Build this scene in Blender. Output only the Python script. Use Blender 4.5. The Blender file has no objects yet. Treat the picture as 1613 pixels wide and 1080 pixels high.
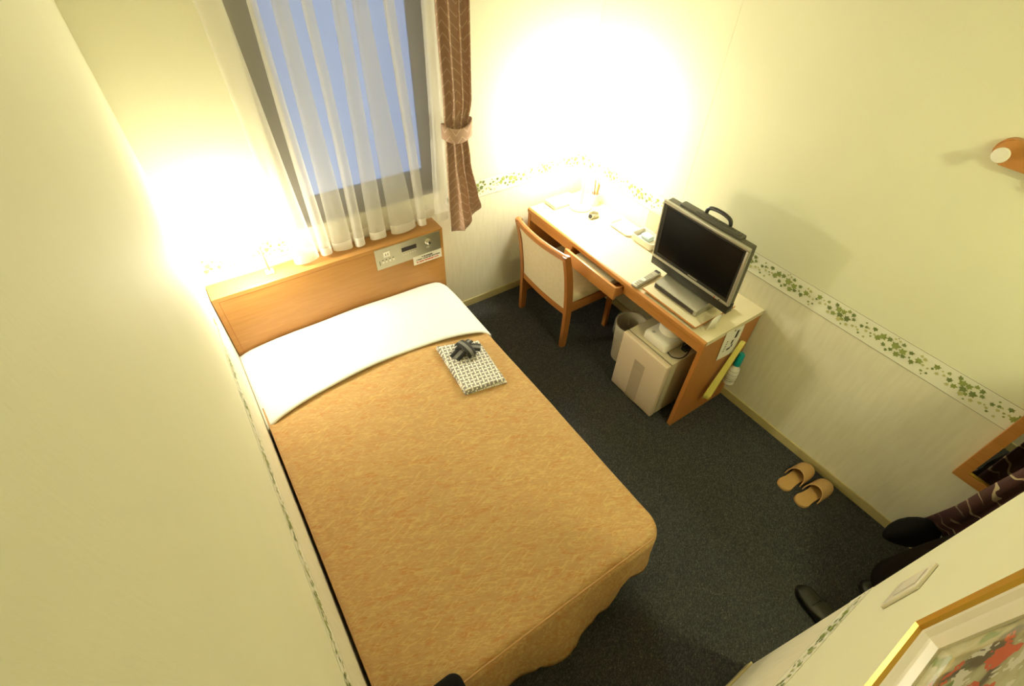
import bpy, bmesh, math, random
from mathutils import Vector, Matrix, noise as mnoise
random.seed(7)
PI = math.pi
scn = bpy.context.scene
COL = scn.collection
W = 2.441          # room width (x); window wall is y = 0, the room runs towards -y
CEIL = 2.52
BY = -2.635        # bathroom wall face
BX = 1.315         # its outer corner
YE = -5.0          # end of the entry passage

# ------------------------------------------------------------------ materials
def mat(name, col=(.8, .8, .8), rough=.6, metal=0., spec=.5, coat=0.):
    m = bpy.data.materials.new(name); m.use_nodes = True
    p = m.node_tree.nodes['Principled BSDF']
    p.inputs['Base Color'].default_value = (*col, 1)
    p.inputs['Roughness'].default_value = rough
    p.inputs['Metallic'].default_value = metal
    p.inputs['Specular IOR Level'].default_value = spec
    p.inputs['Coat Weight'].default_value = coat
    return m
class NT:
    def __init__(s, m): s.t = m.node_tree; s.p = s.t.nodes.get('Principled BSDF')
    def n(s, kind, **kw):
        nd = s.t.nodes.new(kind)
        for k, v in kw.items():
            if k in nd.inputs: nd.inputs[k].default_value = v
            else: setattr(nd, k, v)
        return nd
    def l(s, a, b): s.t.links.new(a, b)
    def coord(s, scale=(1, 1, 1), rot=(0, 0, 0), out='Object'):
        c = s.n('ShaderNodeTexCoord'); m = s.n('ShaderNodeMapping')
        if any(rot): m.vector_type = 'TEXTURE'; scale = tuple(1. / q for q in scale)
        m.inputs['Scale'].default_value = scale; m.inputs['Rotation'].default_value = rot
        s.l(c.outputs[out], m.inputs['Vector']); return m.outputs['Vector']
    def noise(s, vec, scale, detail=3, rough=.5, dist=0.):
        nd = s.n('ShaderNodeTexNoise'); nd.inputs['Scale'].default_value = scale
        nd.inputs['Detail'].default_value = detail; nd.inputs['Roughness'].default_value = rough
        nd.inputs['Distortion'].default_value = dist
        s.l(vec, nd.inputs['Vector']); return nd.outputs['Fac']
    def ramp(s, fac, stops, interp='LINEAR'):
        r = s.n('ShaderNodeValToRGB'); r.color_ramp.interpolation = interp
        e = r.color_ramp.elements
        while len(e) < len(stops): e.new(.5)
        for el, (p, c) in zip(e, stops): el.position = p; el.color = (*c, 1) if len(c) == 3 else c
        s.l(fac, r.inputs['Fac']); return r.outputs['Color']
    def math(s, op, a, b=None, c=None):
        nd = s.n('ShaderNodeMath', operation=op)
        for i, v in enumerate((a, b, c)):
            if v is None: continue
            if isinstance(v, (int, float)): nd.inputs[i].default_value = v
            else: s.l(v, nd.inputs[i])
        return nd.outputs[0]
    def mix(s, fac, a, b):
        nd = s.n('ShaderNodeMix', data_type='RGBA')
        if isinstance(fac, (int, float)): nd.inputs[0].default_value = fac
        else: s.l(fac, nd.inputs[0])
        for i, v in ((6, a), (7, b)):
            if isinstance(v, tuple): nd.inputs[i].default_value = (*v, 1)
            else: s.l(v, nd.inputs[i])
        return nd.outputs[2]
    def bump(s, h, strength=.2, dist=.002):
        b = s.n('ShaderNodeBump'); b.inputs['Strength'].default_value = strength
        b.inputs['Distance'].default_value = dist
        s.l(h, b.inputs['Height']); s.l(b.outputs['Normal'], s.p.inputs['Normal'])
    def color(s, c): s.l(c, s.p.inputs['Base Color'])

def noisy(name, c1, c2, scale, rough=.6, stretch=(1, 1, 1), bump=0., bscale=None, dist=.001, **kw):
    m = mat(name, c1, rough, **kw); t = NT(m)
    v = t.coord(stretch); f = t.noise(v, scale, 5, .6)
    t.color(t.ramp(f, [(.3, c1), (.7, c2)]))
    if bump:
        f2 = t.noise(t.coord(), bscale or scale, 4, .6); t.bump(f2, bump, dist)
    return m

def wall_material():
    m = mat('cream wallpaper', rough=.75, spec=.25); t = NT(m)
    geo = t.n('ShaderNodeNewGeometry'); sep = t.n('ShaderNodeSeparateXYZ'); t.l(geo.outputs['Position'], sep.inputs[0])
    z = sep.outputs['Z']
    v = t.n('ShaderNodeVectorMath', operation='MULTIPLY'); t.l(geo.outputs['Position'], v.inputs[0]); v.inputs[1].default_value = (1, 1, .12)
    up = t.noise(geo.outputs['Position'], 3., 3); lo = t.noise(v.outputs[0], 55., 3, .5)
    cu = t.ramp(up, [(.3, (.70, .69, .50)), (.7, (.725, .715, .525))])
    cl = t.ramp(lo, [(.35, (.685, .645, .485)), (.65, (.725, .685, .525))])
    below = t.math('LESS_THAN', z, .905)
    t.color(t.mix(below, cu, cl))
    hu = t.noise(geo.outputs['Position'], 170., 3, .6); hl = t.noise(v.outputs[0], 150., 2)
    t.bump(t.math('ADD', hu, hl), .12, .002)
    return m
M = {}
M['wall'] = wall_material()
M['ceil'] = noisy('white ceiling paper', (.72, .71, .60), (.75, .74, .63), 60, .85)
def carpet():
    m = mat('charcoal carpet', rough=.95, spec=.1); t = NT(m)
    c = t.coord(); f = t.noise(c, 170, 2, .75); g = t.noise(c, 6, 3); v = t.noise(t.coord((1, 2.2, 1), (0, 0, .45)), 95, 2, .6)
    base = t.ramp(g, [(.3, (.027, .028, .0285)), (.7, (.033, .034, .034))])
    sv = t.ramp(v, [(.42, (0, 0, 0)), (.66, (1, 1, 1))]); sp = t.ramp(f, [(.60, (0, 0, 0)), (.72, (1, 1, 1))])
    c1 = t.mix(sv, base, (.060, .060, .057)); t.color(t.mix(sp, c1, (.150, .132, .100)))
    t.bump(t.noise(c, 260, 2, .7), .6, .004); return m
M['carpet'] = carpet()
def wood(name, dark, light, rough=.38, axis=(1, 1, 14)):
    m = mat(name, light, rough, spec=.45); t = NT(m)
    v = t.coord(axis); f = t.noise(v, 5, 6, .6, .4); g = t.noise(v, 28, 3, .6)
    t.color(t.mix(t.math('MULTIPLY', g, .55), t.ramp(f, [(.3, dark), (.7, light)]), dark)); return m
M['wood_h'] = wood('orange beech veneer', (.37, .178, .046), (.45, .228, .070), axis=(1.2, 14, 14))
M['wood_y'] = wood('orange beech veneer along', (.40, .168, .038), (.50, .225, .060), axis=(14, 1.2, 14))
M['wood_v'] = wood('orange beech veneer upright', (.38, .145, .033), (.47, .195, .047), axis=(14, 14, 1.2))
M['dark_in'] = mat('dark drawer recess', (.035, .018, .01), .8)
M['top'] = noisy('cream desk laminate', (.66, .58, .38), (.70, .62, .42), 5, .42)
M['base'] = noisy('khaki skirting', (.42, .35, .16), (.47, .395, .19), 12, .5)
M['border'] = mat('ivory border paper', (.76, .745, .60), .7)
M['bline'] = mat('green grey border line', (.30, .29, .19), .7)
M['leaf_d'] = noisy('dark ivy print', (.13, .17, .045), (.19, .23, .07), 60, .7)
M['leaf_m'] = noisy('mid ivy print', (.20, .25, .055), (.30, .34, .10), 60, .7)
M['leaf_l'] = noisy('pale ivy print', (.42, .42, .16), (.52, .50, .22), 60, .7)
M['white_sheet'] = noisy('white cotton sheet', (.86, .85, .81), (.88, .87, .83), 30, .8, bump=.08, bscale=300)
def bedspread():
    m = mat('tan bedspread weave', rough=.85, spec=.15); t = NT(m)
    sw = t.noise(t.coord(), 3.0, 2)
    a = t.noise(t.coord((9, 46, 9), (0, 0, -.42)), 2.6, 2, .5, 1.6)
    b = t.noise(t.coord((9, 60, 9), (0, 0, .28)), 2.4, 2, .5, .7)
    c = t.noise(t.coord((7, 24, 7), (0, 0, -.40)), 2.2, 3, .6, 1.0)
    base = t.ramp(sw, [(.3, (.43, .268, .115)), (.7, (.46, .288, .125))])
    c0 = t.mix(t.ramp(c, [(.48, (0, 0, 0)), (.64, (.9,) * 3)]), base, (.44, .222, .082))
    c1 = t.mix(t.ramp(a, [(.52, (0, 0, 0)), (.62, (.8,) * 3)]), c0, (.53, .365, .15))
    c2 = t.mix(t.ramp(b, [(.58, (0, 0, 0)), (.67, (.75,) * 3)]), c1, (.54, .38, .16))
    t.color(c2)
    w = t.noise(t.coord((1, 1, 1)), 500, 2); big = t.noise(t.coord(), 22, 3)
    t.bump(t.math('ADD', t.math('MULTIPLY', w, .15), big), .16, .012)
    return m
M['spread'] = bedspread()
M['thread'] = mat('bedspread piping thread', (.40, .22, .08), .7)
def sheer(name, tr):
    m = bpy.data.materials.new(name); m.use_nodes = True; t = NT(m)
    m.node_tree.nodes.remove(t.p); out = m.node_tree.nodes['Material Output']
    d = t.n('ShaderNodeBsdfDiffuse'); d.inputs['Color'].default_value = (.86, .83, .76, 1)
    l = t.n('ShaderNodeBsdfTranslucent'); l.inputs['Color'].default_value = (.86, .83, .76, 1)
    x = t.n('ShaderNodeBsdfTransparent')
    m1 = t.n('ShaderNodeMixShader'); m1.inputs[0].default_value = .42
    t.l(d.outputs[0], m1.inputs[1]); t.l(l.outputs[0], m1.inputs[2])
    wv = t.n('ShaderNodeTexWave'); wv.inputs['Scale'].default_value = 90; wv.inputs['Distortion'].default_value = 1.5
    t.l(t.coord((1, 1, .3)), wv.inputs['Vector'])
    fac = t.math('ADD', t.math('MULTIPLY', wv.outputs['Fac'], .06), tr)
    m2 = t.n('ShaderNodeMixShader'); t.l(fac, m2.inputs[0])
    t.l(m1.outputs[0], m2.inputs[1]); t.l(x.outputs[0], m2.inputs[2]); t.l(m2.outputs[0], out.inputs[0])
    return m
M['sheer'] = sheer('sheer voile', .63)
M['hem'] = sheer('sheer voile doubled hem', .10)
def drape():
    m = mat('brown chevron curtain', (.2, .12, .07), .85, spec=.15); t = NT(m)
    uv = t.n('ShaderNodeUVMap'); s = t.n('ShaderNodeSeparateXYZ'); t.l(uv.outputs[0], s.inputs[0])
    tri = t.math('PINGPONG', s.outputs['X'], .042)
    h = t.math('ADD', s.outputs['Y'], t.math('MULTIPLY', tri, 1.0))
    ln = t.math('LESS_THAN', t.math('FRACT', t.math('MULTIPLY', h, 20.)), .11)
    nz = t.noise(t.coord(), 40, 3)
    base = t.ramp(nz, [(.3, (.38, .245, .175)), (.7, (.43, .28, .205))])
    t.color(t.mix(t.math('MULTIPLY', ln, .55), base, (.70, .57, .40)))
    t.bump(t.noise(t.coord(), 700, 2), .2, .001); return m
M['drape'] = drape()
M['frame'] = mat('grey brown window frame', (.16, .145, .12), .55, .2)
WIN = .86
def pane():
    m = mat('frosted wired glass', (.25, .32, .45), .25); t = NT(m)
    v = t.coord(); f = t.noise(v, 4, 2)
    w1 = t.n('ShaderNodeTexBrick'); t.l(t.coord((1, 1, 1), (PI / 2, 0, 0)), w1.inputs['Vector'])
    w1.inputs['Scale'].default_value = 30; w1.inputs['Mortar Size'].default_value = .03; w1.offset = 0.
    w1.inputs['Color1'].default_value = (.205, .315, .65, 1); w1.inputs['Color2'].default_value = (.22, .33, .67, 1); w1.inputs['Mortar'].default_value = (.165, .255, .54, 1)
    t.l(w1.outputs['Color'], t.p.inputs['Emission Color'])
    t.p.inputs['Emission Strength'].default_value = WIN
    return m
M['pane'] = pane()
M['silver'] = noisy('satin silver', (.40, .385, .325), (.44, .42, .355), 40, .38, metal=.6)
M['steel'] = mat('brushed steel', (.46, .43, .31), .36, .75)
M['chrome'] = mat('chrome', (.7, .68, .6), .2, 1.)
M['black'] = mat('black plastic', (.012, .012, .011), .35)
M['screen'] = mat('black screen', (.004, .004, .004), .22, spec=.25)
M['darkgrey'] = mat('dark grey plastic', (.075, .07, .05), .5)
M['blackslot'] = mat('deep slot', (.02, .012, .01), .5)
M['fridge'] = noisy('beige enamel', (.63, .51, .37), (.65, .53, .39), 6, .45)
M['fridge_stripe'] = mat('taupe handle strip', (.42, .335, .235), .5)
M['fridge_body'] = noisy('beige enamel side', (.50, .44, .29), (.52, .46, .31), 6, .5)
M['whitep'] = mat('white plastic', (.78, .75, .66), .4)
M['offw'] = mat('off white plastic', (.70, .66, .56), .45)
M['greyp'] = mat('grey button', (.42, .40, .35), .5)
M['bin'] = mat('beige bin plastic', (.52, .44, .30), .45)
def clear(name, col, tr):
    m = bpy.data.materials.new(name); m.use_nodes = True; t = NT(m)
    x = t.n('ShaderNodeBsdfTransparent'); mx = t.n('ShaderNodeMixShader'); mx.inputs[0].default_value = tr
    t.p.inputs['Base Color'].default_value = (*col, 1); t.p.inputs['Roughness'].default_value = .15
    out = m.node_tree.nodes['Material Output']
    t.l(t.p.outputs[0], mx.inputs[1]); t.l(x.outputs[0], mx.inputs[2]); t.l(mx.outputs[0], out.inputs[0]); return m
M['film'] = clear('clear bin liner', (.7, .68, .6), .72)
M['clearbox'] = clear('frosted clear plastic', (.80, .66, .42), .35)
M['chairfab'] = noisy('cream woven chair fabric', (.60, .50, .33), (.67, .565, .38), 45, .85, bump=.2, bscale=400)
M['chairwood'] = wood('chair beech', (.31, .115, .025), (.39, .155, .038), axis=(14, 14, 2))
M['slipper'] = noisy('tan slipper vinyl', (.43, .26, .10), (.47, .285, .115), 20, .55)
M['slip_in'] = noisy('tan slipper insole', (.40, .235, .075), (.44, .26, .09), 20, .6)
M['shoe'] = mat('black shoe leather', (.010, .010, .007), .28)
M['trouser'] = noisy('black brown trouser cloth', (.009, .0065, .005), (.014, .010, .0075), 60, .95, spec=.05)
M['skin'] = mat('skin', (.62, .38, .26), .55)
M['lip'] = mat('lips', (.42, .17, .13), .5)
M['hair'] = mat('black hair', (.01, .009, .008), .5)
M['black_cloth'] = noisy('black nylon', (.006, .006, .005), (.010, .009, .008), 80, .9, spec=.08)
def scarf():
    m = mat('burgundy striped cloth', (.07, .015, .012), .8); t = NT(m)
    uv = t.n('ShaderNodeUVMap'); s = t.n('ShaderNodeSeparateXYZ'); t.l(uv.outputs[0], s.inputs[0])
    n1 = t.noise(uv.outputs[0], 7, 2)
    k = t.math('ADD', t.math('MULTIPLY', s.outputs['Y'], 13.), t.math('MULTIPLY', n1, 2.6))
    ln = t.math('LESS_THAN', t.math('FRACT', k), .13)
    nn = t.ramp(t.noise(uv.outputs[0], 5, 2), [(.48, (0, 0, 0)), (.60, (1, 1, 1))])
    t.color(t.mix(t.math('MULTIPLY', ln, nn), (.050, .016, .012), (.42, .33, .20))); return m
M['scarf'] = scarf()
def yukata():
    m = mat('grey lattice yukata cotton', rough=.85, spec=.1); t = NT(m)
    uv = t.n('ShaderNodeUVMap'); s = t.n('ShaderNodeSeparateXYZ'); t.l(uv.outputs[0], s.inputs[0])
    P = .046
    def bar(x, y, ox, oy):     # a short light bar in each cell, horizontal in (x,y)
        fx = t.math('FRACT', t.math('ADD', t.math('DIVIDE', x, P), ox)); fy = t.math('FRACT', t.math('ADD', t.math('DIVIDE', y, P), oy))
        return t.math('MULTIPLY', t.math('LESS_THAN', t.math('ABSOLUTE', t.math('SUBTRACT', fx, .5)), .33),
                      t.math('LESS_THAN', t.math('ABSOLUTE', t.math('SUBTRACT', fy, .5)), .092))
    X, Y = s.outputs['X'], s.outputs['Y']
    g = bar(X, Y, 0, 0)
    for q in (bar(X, Y, .5, .5), bar(Y, X, .0, .5), bar(Y, X, .5, .0)): g = t.math('MAXIMUM', g, q)
    nz = t.noise(t.coord(), 200, 2)
    t.color(t.mix(g, (.235, .22, .205), (.78, .75, .68))); t.bump(nz, .2, .001); return m
M['yukata'] = yukata()
def obi():
    m = mat('black sash with grey stripe', (.01, .01, .01), .8); t = NT(m)
    uv = t.n('ShaderNodeUVMap'); s = t.n('ShaderNodeSeparateXYZ'); t.l(uv.outputs[0], s.inputs[0])
    c = t.math('LESS_THAN', t.math('ABSOLUTE', t.math('SUBTRACT', s.outputs['X'], .5)), .17)
    fine = t.math('LESS_THAN', t.math('FRACT', t.math('MULTIPLY', s.outputs['X'], 16.)), .35)
    t.color(t.mix(c, (.009, .009, .008), t.mix(fine, (.185, .18, .17), (.10, .097, .09)))); return m
M['obi'] = obi()
M['gold'] = mat('gilt moulding', (.62, .38, .07), .28, .75)
M['cream'] = mat('cream lacquer moulding', (.74, .69, .56), .35)
M['yellow'] = noisy('yellow plastic shoehorn', (.66, .57, .13), (.70, .61, .16), 20, .4)
M['teal'] = mat('teal spray cap', (.0, .26, .27), .35)
M['paper'] = mat('white paper', (.80, .77, .68), .7)
M['ink'] = mat('black ink', (.02, .02, .02), .7)
M['red'] = mat('red ink', (.55, .05, .03), .7)
M['mirror'] = mat('mirror glass', (.55, .54, .50), .02, 1.)
M['brass'] = mat('brass', (.65, .45, .15), .3, 1.)
M['blue'] = mat('pale blue sachet', (.45, .58, .60), .5)
M['pen_o'] = mat('orange wood pen', (.50, .16, .04), .5)
M['pen_g'] = mat('green pencil', (.32, .40, .12), .5)
M['door'] = wood('passage door veneer', (.40, .22, .09), (.48, .28, .12), axis=(14, 14, 1.5))
def art():
    m = mat('floral print', rough=.6, coat=1.); t = NT(m); t.p.inputs['Coat Roughness'].default_value = .03
    v = t.coord((1, 1, 1)); a = t.noise(v, 9, 3, .6, .6); b = t.noise(v, 26, 3, .6, .3); c = t.noise(v, 17, 2, .5)
    base = t.ramp(a, [(.38, (.10, .075, .03)), (.44, (.36, .33, .16)), (.6, (.52, .49, .30))])
    gr = t.mix(t.ramp(c, [(.58, (0, 0, 0)), (.62, (1, 1, 1))]), base, (.16, .22, .05))
    sep = t.n('ShaderNodeSeparateXYZ'); t.l(t.coord(), sep.inputs[0])
    dx = t.math('SUBTRACT', sep.outputs['X'], .10); dz = t.math('SUBTRACT', sep.outputs['Z'], .19)
    r = t.math('SQRT', t.math('ADD', t.math('MULTIPLY', dx, dx), t.math('MULTIPLY', dz, dz)))
    near = t.math('LESS_THAN', t.math('ADD', r, t.math('MULTIPLY', a, .12)), .145)
    rd = t.math('MULTIPLY', near, t.math('GREATER_THAN', b, .55)); wh = t.math('MULTIPLY', near, t.math('LESS_THAN', b, .42))
    t.color(t.mix(rd, t.mix(wh, gr, (.62, .58, .44)), (.52, .085, .02))); return m
M['art'] = art()
def glow(name, col, s):
    m = bpy.data.materials.new(name); m.use_nodes = True; t = NT(m)
    t.p.inputs['Base Color'].default_value = (.8, .78, .7, 1)
    t.p.inputs['Emission Color'].default_value = (*col, 1); t.p.inputs['Emission Strength'].default_value = s
    return m
LA, LB, LC = 265., 295., 330.
M['globeA'] = glow('lit bedside globe', (1., .93, .74), LA)
M['globeB'] = glow('lit desk lamp shade', (1., .95, .78), LB)
M['globeC'] = glow('lit passage downlight', (1., .99, .56), LC)

# ------------------------------------------------------------------ object helpers
def children(o): return [c for c in bpy.data.objects if c.parent is o]
def thing(name, label, cat, loc, group=None):
    o = bpy.data.objects.new(name, None); COL.objects.link(o); o.empty_display_size = .05
    o.location = loc; o['label'] = label; o['category'] = cat
    if group: o['group'] = group
    return o
def wloc(o):
    v = Vector((0, 0, 0))
    while o is not None: v += o.location; o = o.parent
    return v
def obj(name, bm, m, parent=None, smooth=False, label=None, cat=None, group=None, kind=None, autosm=None):
    """links a world-space bmesh as one object; origin = base of its own box, or the parent's origin"""
    bmesh.ops.recalc_face_normals(bm, faces=bm.faces[:]) if autosm != 'keep' else None
    vs = [v.co for v in bm.verts]
    if parent is None:
        lo = [min(v[i] for v in vs) for i in range(3)]; hi = [max(v[i] for v in vs) for i in range(3)]
        org = Vector(((lo[0] + hi[0]) / 2, (lo[1] + hi[1]) / 2, lo[2]))
    else: org = wloc(parent)
    bmesh.ops.translate(bm, verts=bm.verts, vec=-org)
    me = bpy.data.meshes.new(name); bm.to_mesh(me); bm.free()
    for mm in (m if isinstance(m, (list, tuple)) else [m]): me.materials.append(M[mm])
    if smooth:
        for p in me.polygons: p.use_smooth = True
        if smooth != 'all':
            me.set_sharp_from_angle(angle=math.radians(40))
    o = bpy.data.objects.new(name, me); COL.objects.link(o)
    if parent is None: o.location = org
    else: o.parent = parent
    if label: o['label'] = label
    if cat: o['category'] = cat
    if group: o['group'] = group
    if kind: o['kind'] = kind
    return o
def struct(name, bm, m, parent=None, smooth=False):
    return obj(name, bm, m, parent, smooth, kind='structure' if parent is None else None)
def B(): return bmesh.new()
def box(bm, x0, x1, y0, y1, z0, z1, bev=0., seg=2, mx=None, mi=0):
    r = bmesh.ops.create_cube(bm, size=1.)
    vs = r['verts']
    for v in vs: v.co = Vector((x0 + (x1 - x0) * (v.co.x + .5), y0 + (y1 - y0) * (v.co.y + .5), z0 + (z1 - z0) * (v.co.z + .5)))
    fs = set(f for v in vs for f in v.link_faces)
    if bev:
        es = list(set(e for v in vs for e in v.link_edges))
        rr = bmesh.ops.bevel(bm, geom=es, offset=bev, segments=seg, profile=.5, affect='EDGES')
        fs = set(rr['faces']) | {f for f in fs if f.is_valid}
        vs = list({v for f in fs for v in f.verts})
        allv = set(); stack = list(vs)
        while stack:
            v = stack.pop()
            if v in allv: continue
            allv.add(v); stack += [e.other_vert(v) for e in v.link_edges]
        vs = list(allv); fs = {f for v in vs for f in v.link_faces}
    if mi:
        for f in fs: f.material_index = mi
    if mx is not None: bmesh.ops.transform(bm, matrix=mx, verts=vs)
    return vs
def at(x, y, z, rz=0., rx=0., ry=0.):
    return Matrix.Translation((x, y, z)) @ Matrix.Rotation(rz, 4, 'Z') @ Matrix.Rotation(ry, 4, 'Y') @ Matrix.Rotation(rx, 4, 'X')
def loft(bm, rings, closed=True, cap0=False, cap1=False, mi=0, uvf=None):
    vr = [[bm.verts.new(p) for p in r] for r in rings]
    n = len(vr[0]); faces = []
    for a, b in zip(vr, vr[1:]):
        for i in range(n if closed else n - 1):
            j = (i + 1) % n
            f = bm.faces.new((a[i], a[j], b[j], b[i])); f.material_index = mi; faces.append(f)
    if cap0: bm.faces.new(vr[0][::-1]).material_index = mi
    if cap1: bm.faces.new(vr[-1]).material_index = mi
    return vr
def lathe(bm, prof, c=(0, 0, 0), n=32, cap0=True, cap1=True, mx=None, mi=0):
    rings = []
    for r, z in prof:
        rings.append([Vector((r * math.cos(2 * PI * i / n), r * math.sin(2 * PI * i / n), z)) for i in range(n)])
    T = (mx if mx is not None else Matrix.Identity(4))
    rings = [[Vector(c) + (T @ p if mx is not None else p) for p in r] for r in rings]
    return loft(bm, rings, True, cap0, cap1, mi)
def tube(bm, pts, r, n=10, cap=True, mi=0):
    pts = [Vector(p) for p in pts]; rings = []
    up = Vector((0, 0, 1)); prev = None
    for i, p in enumerate(pts):
        d = (pts[min(i + 1, len(pts) - 1)] - pts[max(i - 1, 0)]).normalized()
        if prev is None:
            a = d.cross(up)
            if a.length < 1e-4: a = d.cross(Vector((1, 0, 0)))
        else: a = prev - d * prev.dot(d)
        a.normalize(); prev = a; b = d.cross(a)
        rr = r[i] if isinstance(r, (list, tuple)) else r
        rings.append([p + (a * math.cos(2 * PI * k / n) + b * math.sin(2 * PI * k / n)) * rr for k in range(n)])
    return loft(bm, rings, True, cap, cap, mi)
def smooth_path(pts, k=8, closed=False):
    pts = [Vector(p) for p in pts]; out = []; n = len(pts)
    for i in range(n if closed else n - 1):
        g = lambda j: pts[j % n] if closed else pts[max(0, min(n - 1, j))]
        p0, p1, p2, p3 = g(i - 1), g(i), g(i + 1), g(i + 2)
        for s in range(k):
            t = s / k
            out.append(.5 * ((2 * p1) + (-p0 + p2) * t + (2 * p0 - 5 * p1 + 4 * p2 - p3) * t * t + (-p0 + 3 * p1 - 3 * p2 + p3) * t ** 3))
    if not closed: out.append(pts[-1])
    return out
def prism(bm, poly, a, b, axis='z', mi=0):
    """extrudes a 2-D polygon between a and b along an axis"""
    def P(u, v, w): return {'z': (u, v, w), 'y': (u, w, v), 'x': (w, u, v)}[axis]
    loft(bm, [[Vector(P(u, v, a)) for u, v in poly], [Vector(P(u, v, b)) for u, v in poly]], True, True, True, mi)
def rrect(x0, x1, y0, y1, r, n=6):
    pts = []
    for cx, cy, a0 in ((x1 - r, y1 - r, 0), (x0 + r, y1 - r, 90), (x0 + r, y0 + r, 180), (x1 - r, y0 + r, 270)):
        for i in range(n + 1):
            a = math.radians(a0 + 90 * i / n); pts.append((cx + r * math.cos(a), cy + r * math.sin(a)))
    return pts
def quad(bm, pts, mi=0):
    f = bm.faces.new([bm.verts.new(p) for p in pts]); f.material_index = mi; return f
def dup(root, loc, label=None, rz=None):
    r = root.copy(); COL.objects.link(r); r.location = loc
    if rz is not None: r.rotation_euler.z = rz
    if label: r['label'] = label
    for ch in children(root):
        c = ch.copy(); COL.objects.link(c); c.parent = r
        for g in children(ch):
            d = g.copy(); COL.objects.link(d); d.parent = c
    return r

# ------------------------------------------------------------------ the room
T = .12
b = B(); box(b, -T, W + T, YE - T, T, -.08, 0); struct('floor', b, 'carpet')
b = B(); box(b, -T, W + T, YE - T, T, CEIL, CEIL + .08); struct('ceiling', b, 'ceil')
b = B(); box(b, -T, 0, BY, T, 0, CEIL); struct('wall_left', b, 'wall')
b = B(); box(b, W, W + T, YE - T, T, 0, CEIL); struct('wall_right', b, 'wall')
WX0, WX1, WZ0, WZ1 = .50, 1.345, .965, 2.25
b = B()
box(b, 0, WX0, 0, T, 0, CEIL); box(b, WX1, W, 0, T, 0, CEIL); box(b, WX0, WX1, 0, T, 0, WZ0); box(b, WX0, WX1, 0, T, WZ1, CEIL)
struct('wall_window', b, 'wall')
b = B(); box(b, -T, BX, YE, BY, 0, CEIL); struct('wall_bathroom', b, 'wall')
b = B(); box(b, BX, W, YE - T, YE, 0, CEIL); struct('wall_entry', b, 'wall')
# entry door
b = B(); box(b, 1.52, 2.28, YE, YE + .03, .005, 2.0, .004); d1 = struct('door_1', b, 'door')
b = B(); tube(b, [(1.60, YE + .03, 1.0), (1.60, YE + .075, 1.0), (1.70, YE + .08, 1.0)], .009); obj('door_handle', b, 'chrome', d1, True)
b = B(); box(b, 1.46, 1.52, YE, YE + .02, 0, 2.06); box(b, 2.28, 2.34, YE, YE + .02, 0, 2.06); box(b, 1.52, 2.28, YE, YE + .02, 2.0, 2.06); obj('door_frame', b, 'chairwood', d1)
# window
b = B(); box(b, WX0, WX1, .085, T, WZ0, WZ1)
win = struct('window_1', b, 'frame')
b = B()
for a0, a1, c0, c1 in ((WX0, .612, WZ0, WZ1), (1.268, WX1, WZ0, WZ1), (.612, 1.268, WZ0, 1.095), (.612, 1.268, 2.16, WZ1)):
    box(b, a0, a1, .055, .085, c0, c1, .003)
obj('window_frame', b, 'frame', win)
b = B(); box(b, .612, 1.268, .07, .084, 1.095, 2.16); obj('window_pane', b, 'pane', win)
b = B(); box(b, WX0 + .001, WX1 - .001, .0005, .055, WZ0, WZ0 + .018); obj('window_sill', b, 'frame', win)
b = B(); box(b, WX0, WX0 + .012, .0005, .055, WZ0 + .018, WZ1); box(b, WX1 - .012, WX1, .0005, .055, WZ0 + .018, WZ1); obj('window_jamb', b, 'frame', win)
# skirting boards
def skirt(name, x0, x1, y0, y1):
    b = B(); box(b, x0, x1, y0, y1, 0, .058, .002); struct(name, b, 'base')
skirt('baseboard_window', 0, W, -.009, 0); skirt('baseboard_right', W - .009, W, YE, -.009)
skirt('baseboard_left', 0, .009, BY, -.009); skirt('baseboard_bathroom', .009, BX + .009, BY, BY + .009)
skirt('baseboard_passage', BX, BX + .009, YE, BY)

# printed ivy border
LEAVES = [(-.161,.01,.018,0),(-.15,.036,.011,1),(-.141,.017,.015,0),(-.131,.018,.012,2),(-.108,.03,.021,0),(-.166,-.017,.013,2),(-.157,-.029,.013,0),(-.135,-.001,.015,2),(-.115,.002,.012,1),(-.1,.006,.012,2),(-.108,-.011,.011,1),(-.13,-.033,.012,2),(-.081,.002,.031,1),(-.066,.021,.032,1),(-.039,.024,.025,0),(-.049,-.013,.022,0),(-.029,-.03,.015,0),(-.015,-.017,.018,0),(-.006,.012,.038,1),(-.022,.041,.01,2),(-.014,.05,.007,1),(-.003,.041,.012,2),(.016,.036,.018,0),(.015,-.021,.03,1),(.028,.005,.032,1),(.04,-.014,.021,0),(.056,.021,.022,0),(.06,-.003,.01,0),(.075,-.017,.025,0),(.094,.006,.029,1),(.093,.034,.014,2),(.109,.027,.017,2),(.115,0,.013,2),(.135,-.003,.012,2),(.149,.009,.013,0),(.157,.026,.025,1),(.122,-.027,.012,1),(.13,-.039,.008,1),(.143,-.025,.012,0),(.171,-.001,.018,2),(.182,.023,.009,2),(.195,.009,.013,2),(.204,.03,.016,1),(.218,.005,.023,0),(.221,-.019,.018,2),(.244,-.009,.026,1),(.241,.039,.021,0),(.257,.023,.029,1),(.282,.025,.027,1),(.273,0,.028,0),(.276,-.022,.025,2),(.29,-.013,.018,1),(.296,-.037,.009,1),(.317,-.025,.017,2),(.308,.003,.029,0),(.301,.041,.019,1),(.323,.035,.023,0),(.333,.016,.017,0),(.343,-.014,.015,2),(.358,-.009,.009,2)]
IVY = [(0, -.45), (.22, -.30), (.50, -.38), (.36, -.08), (.52, .16), (.24, .18), (.02, .56), (-.22, .20), (-.50, .18), (-.34, -.08), (-.48, -.36), (-.2, -.30)]
PER = .535
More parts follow.
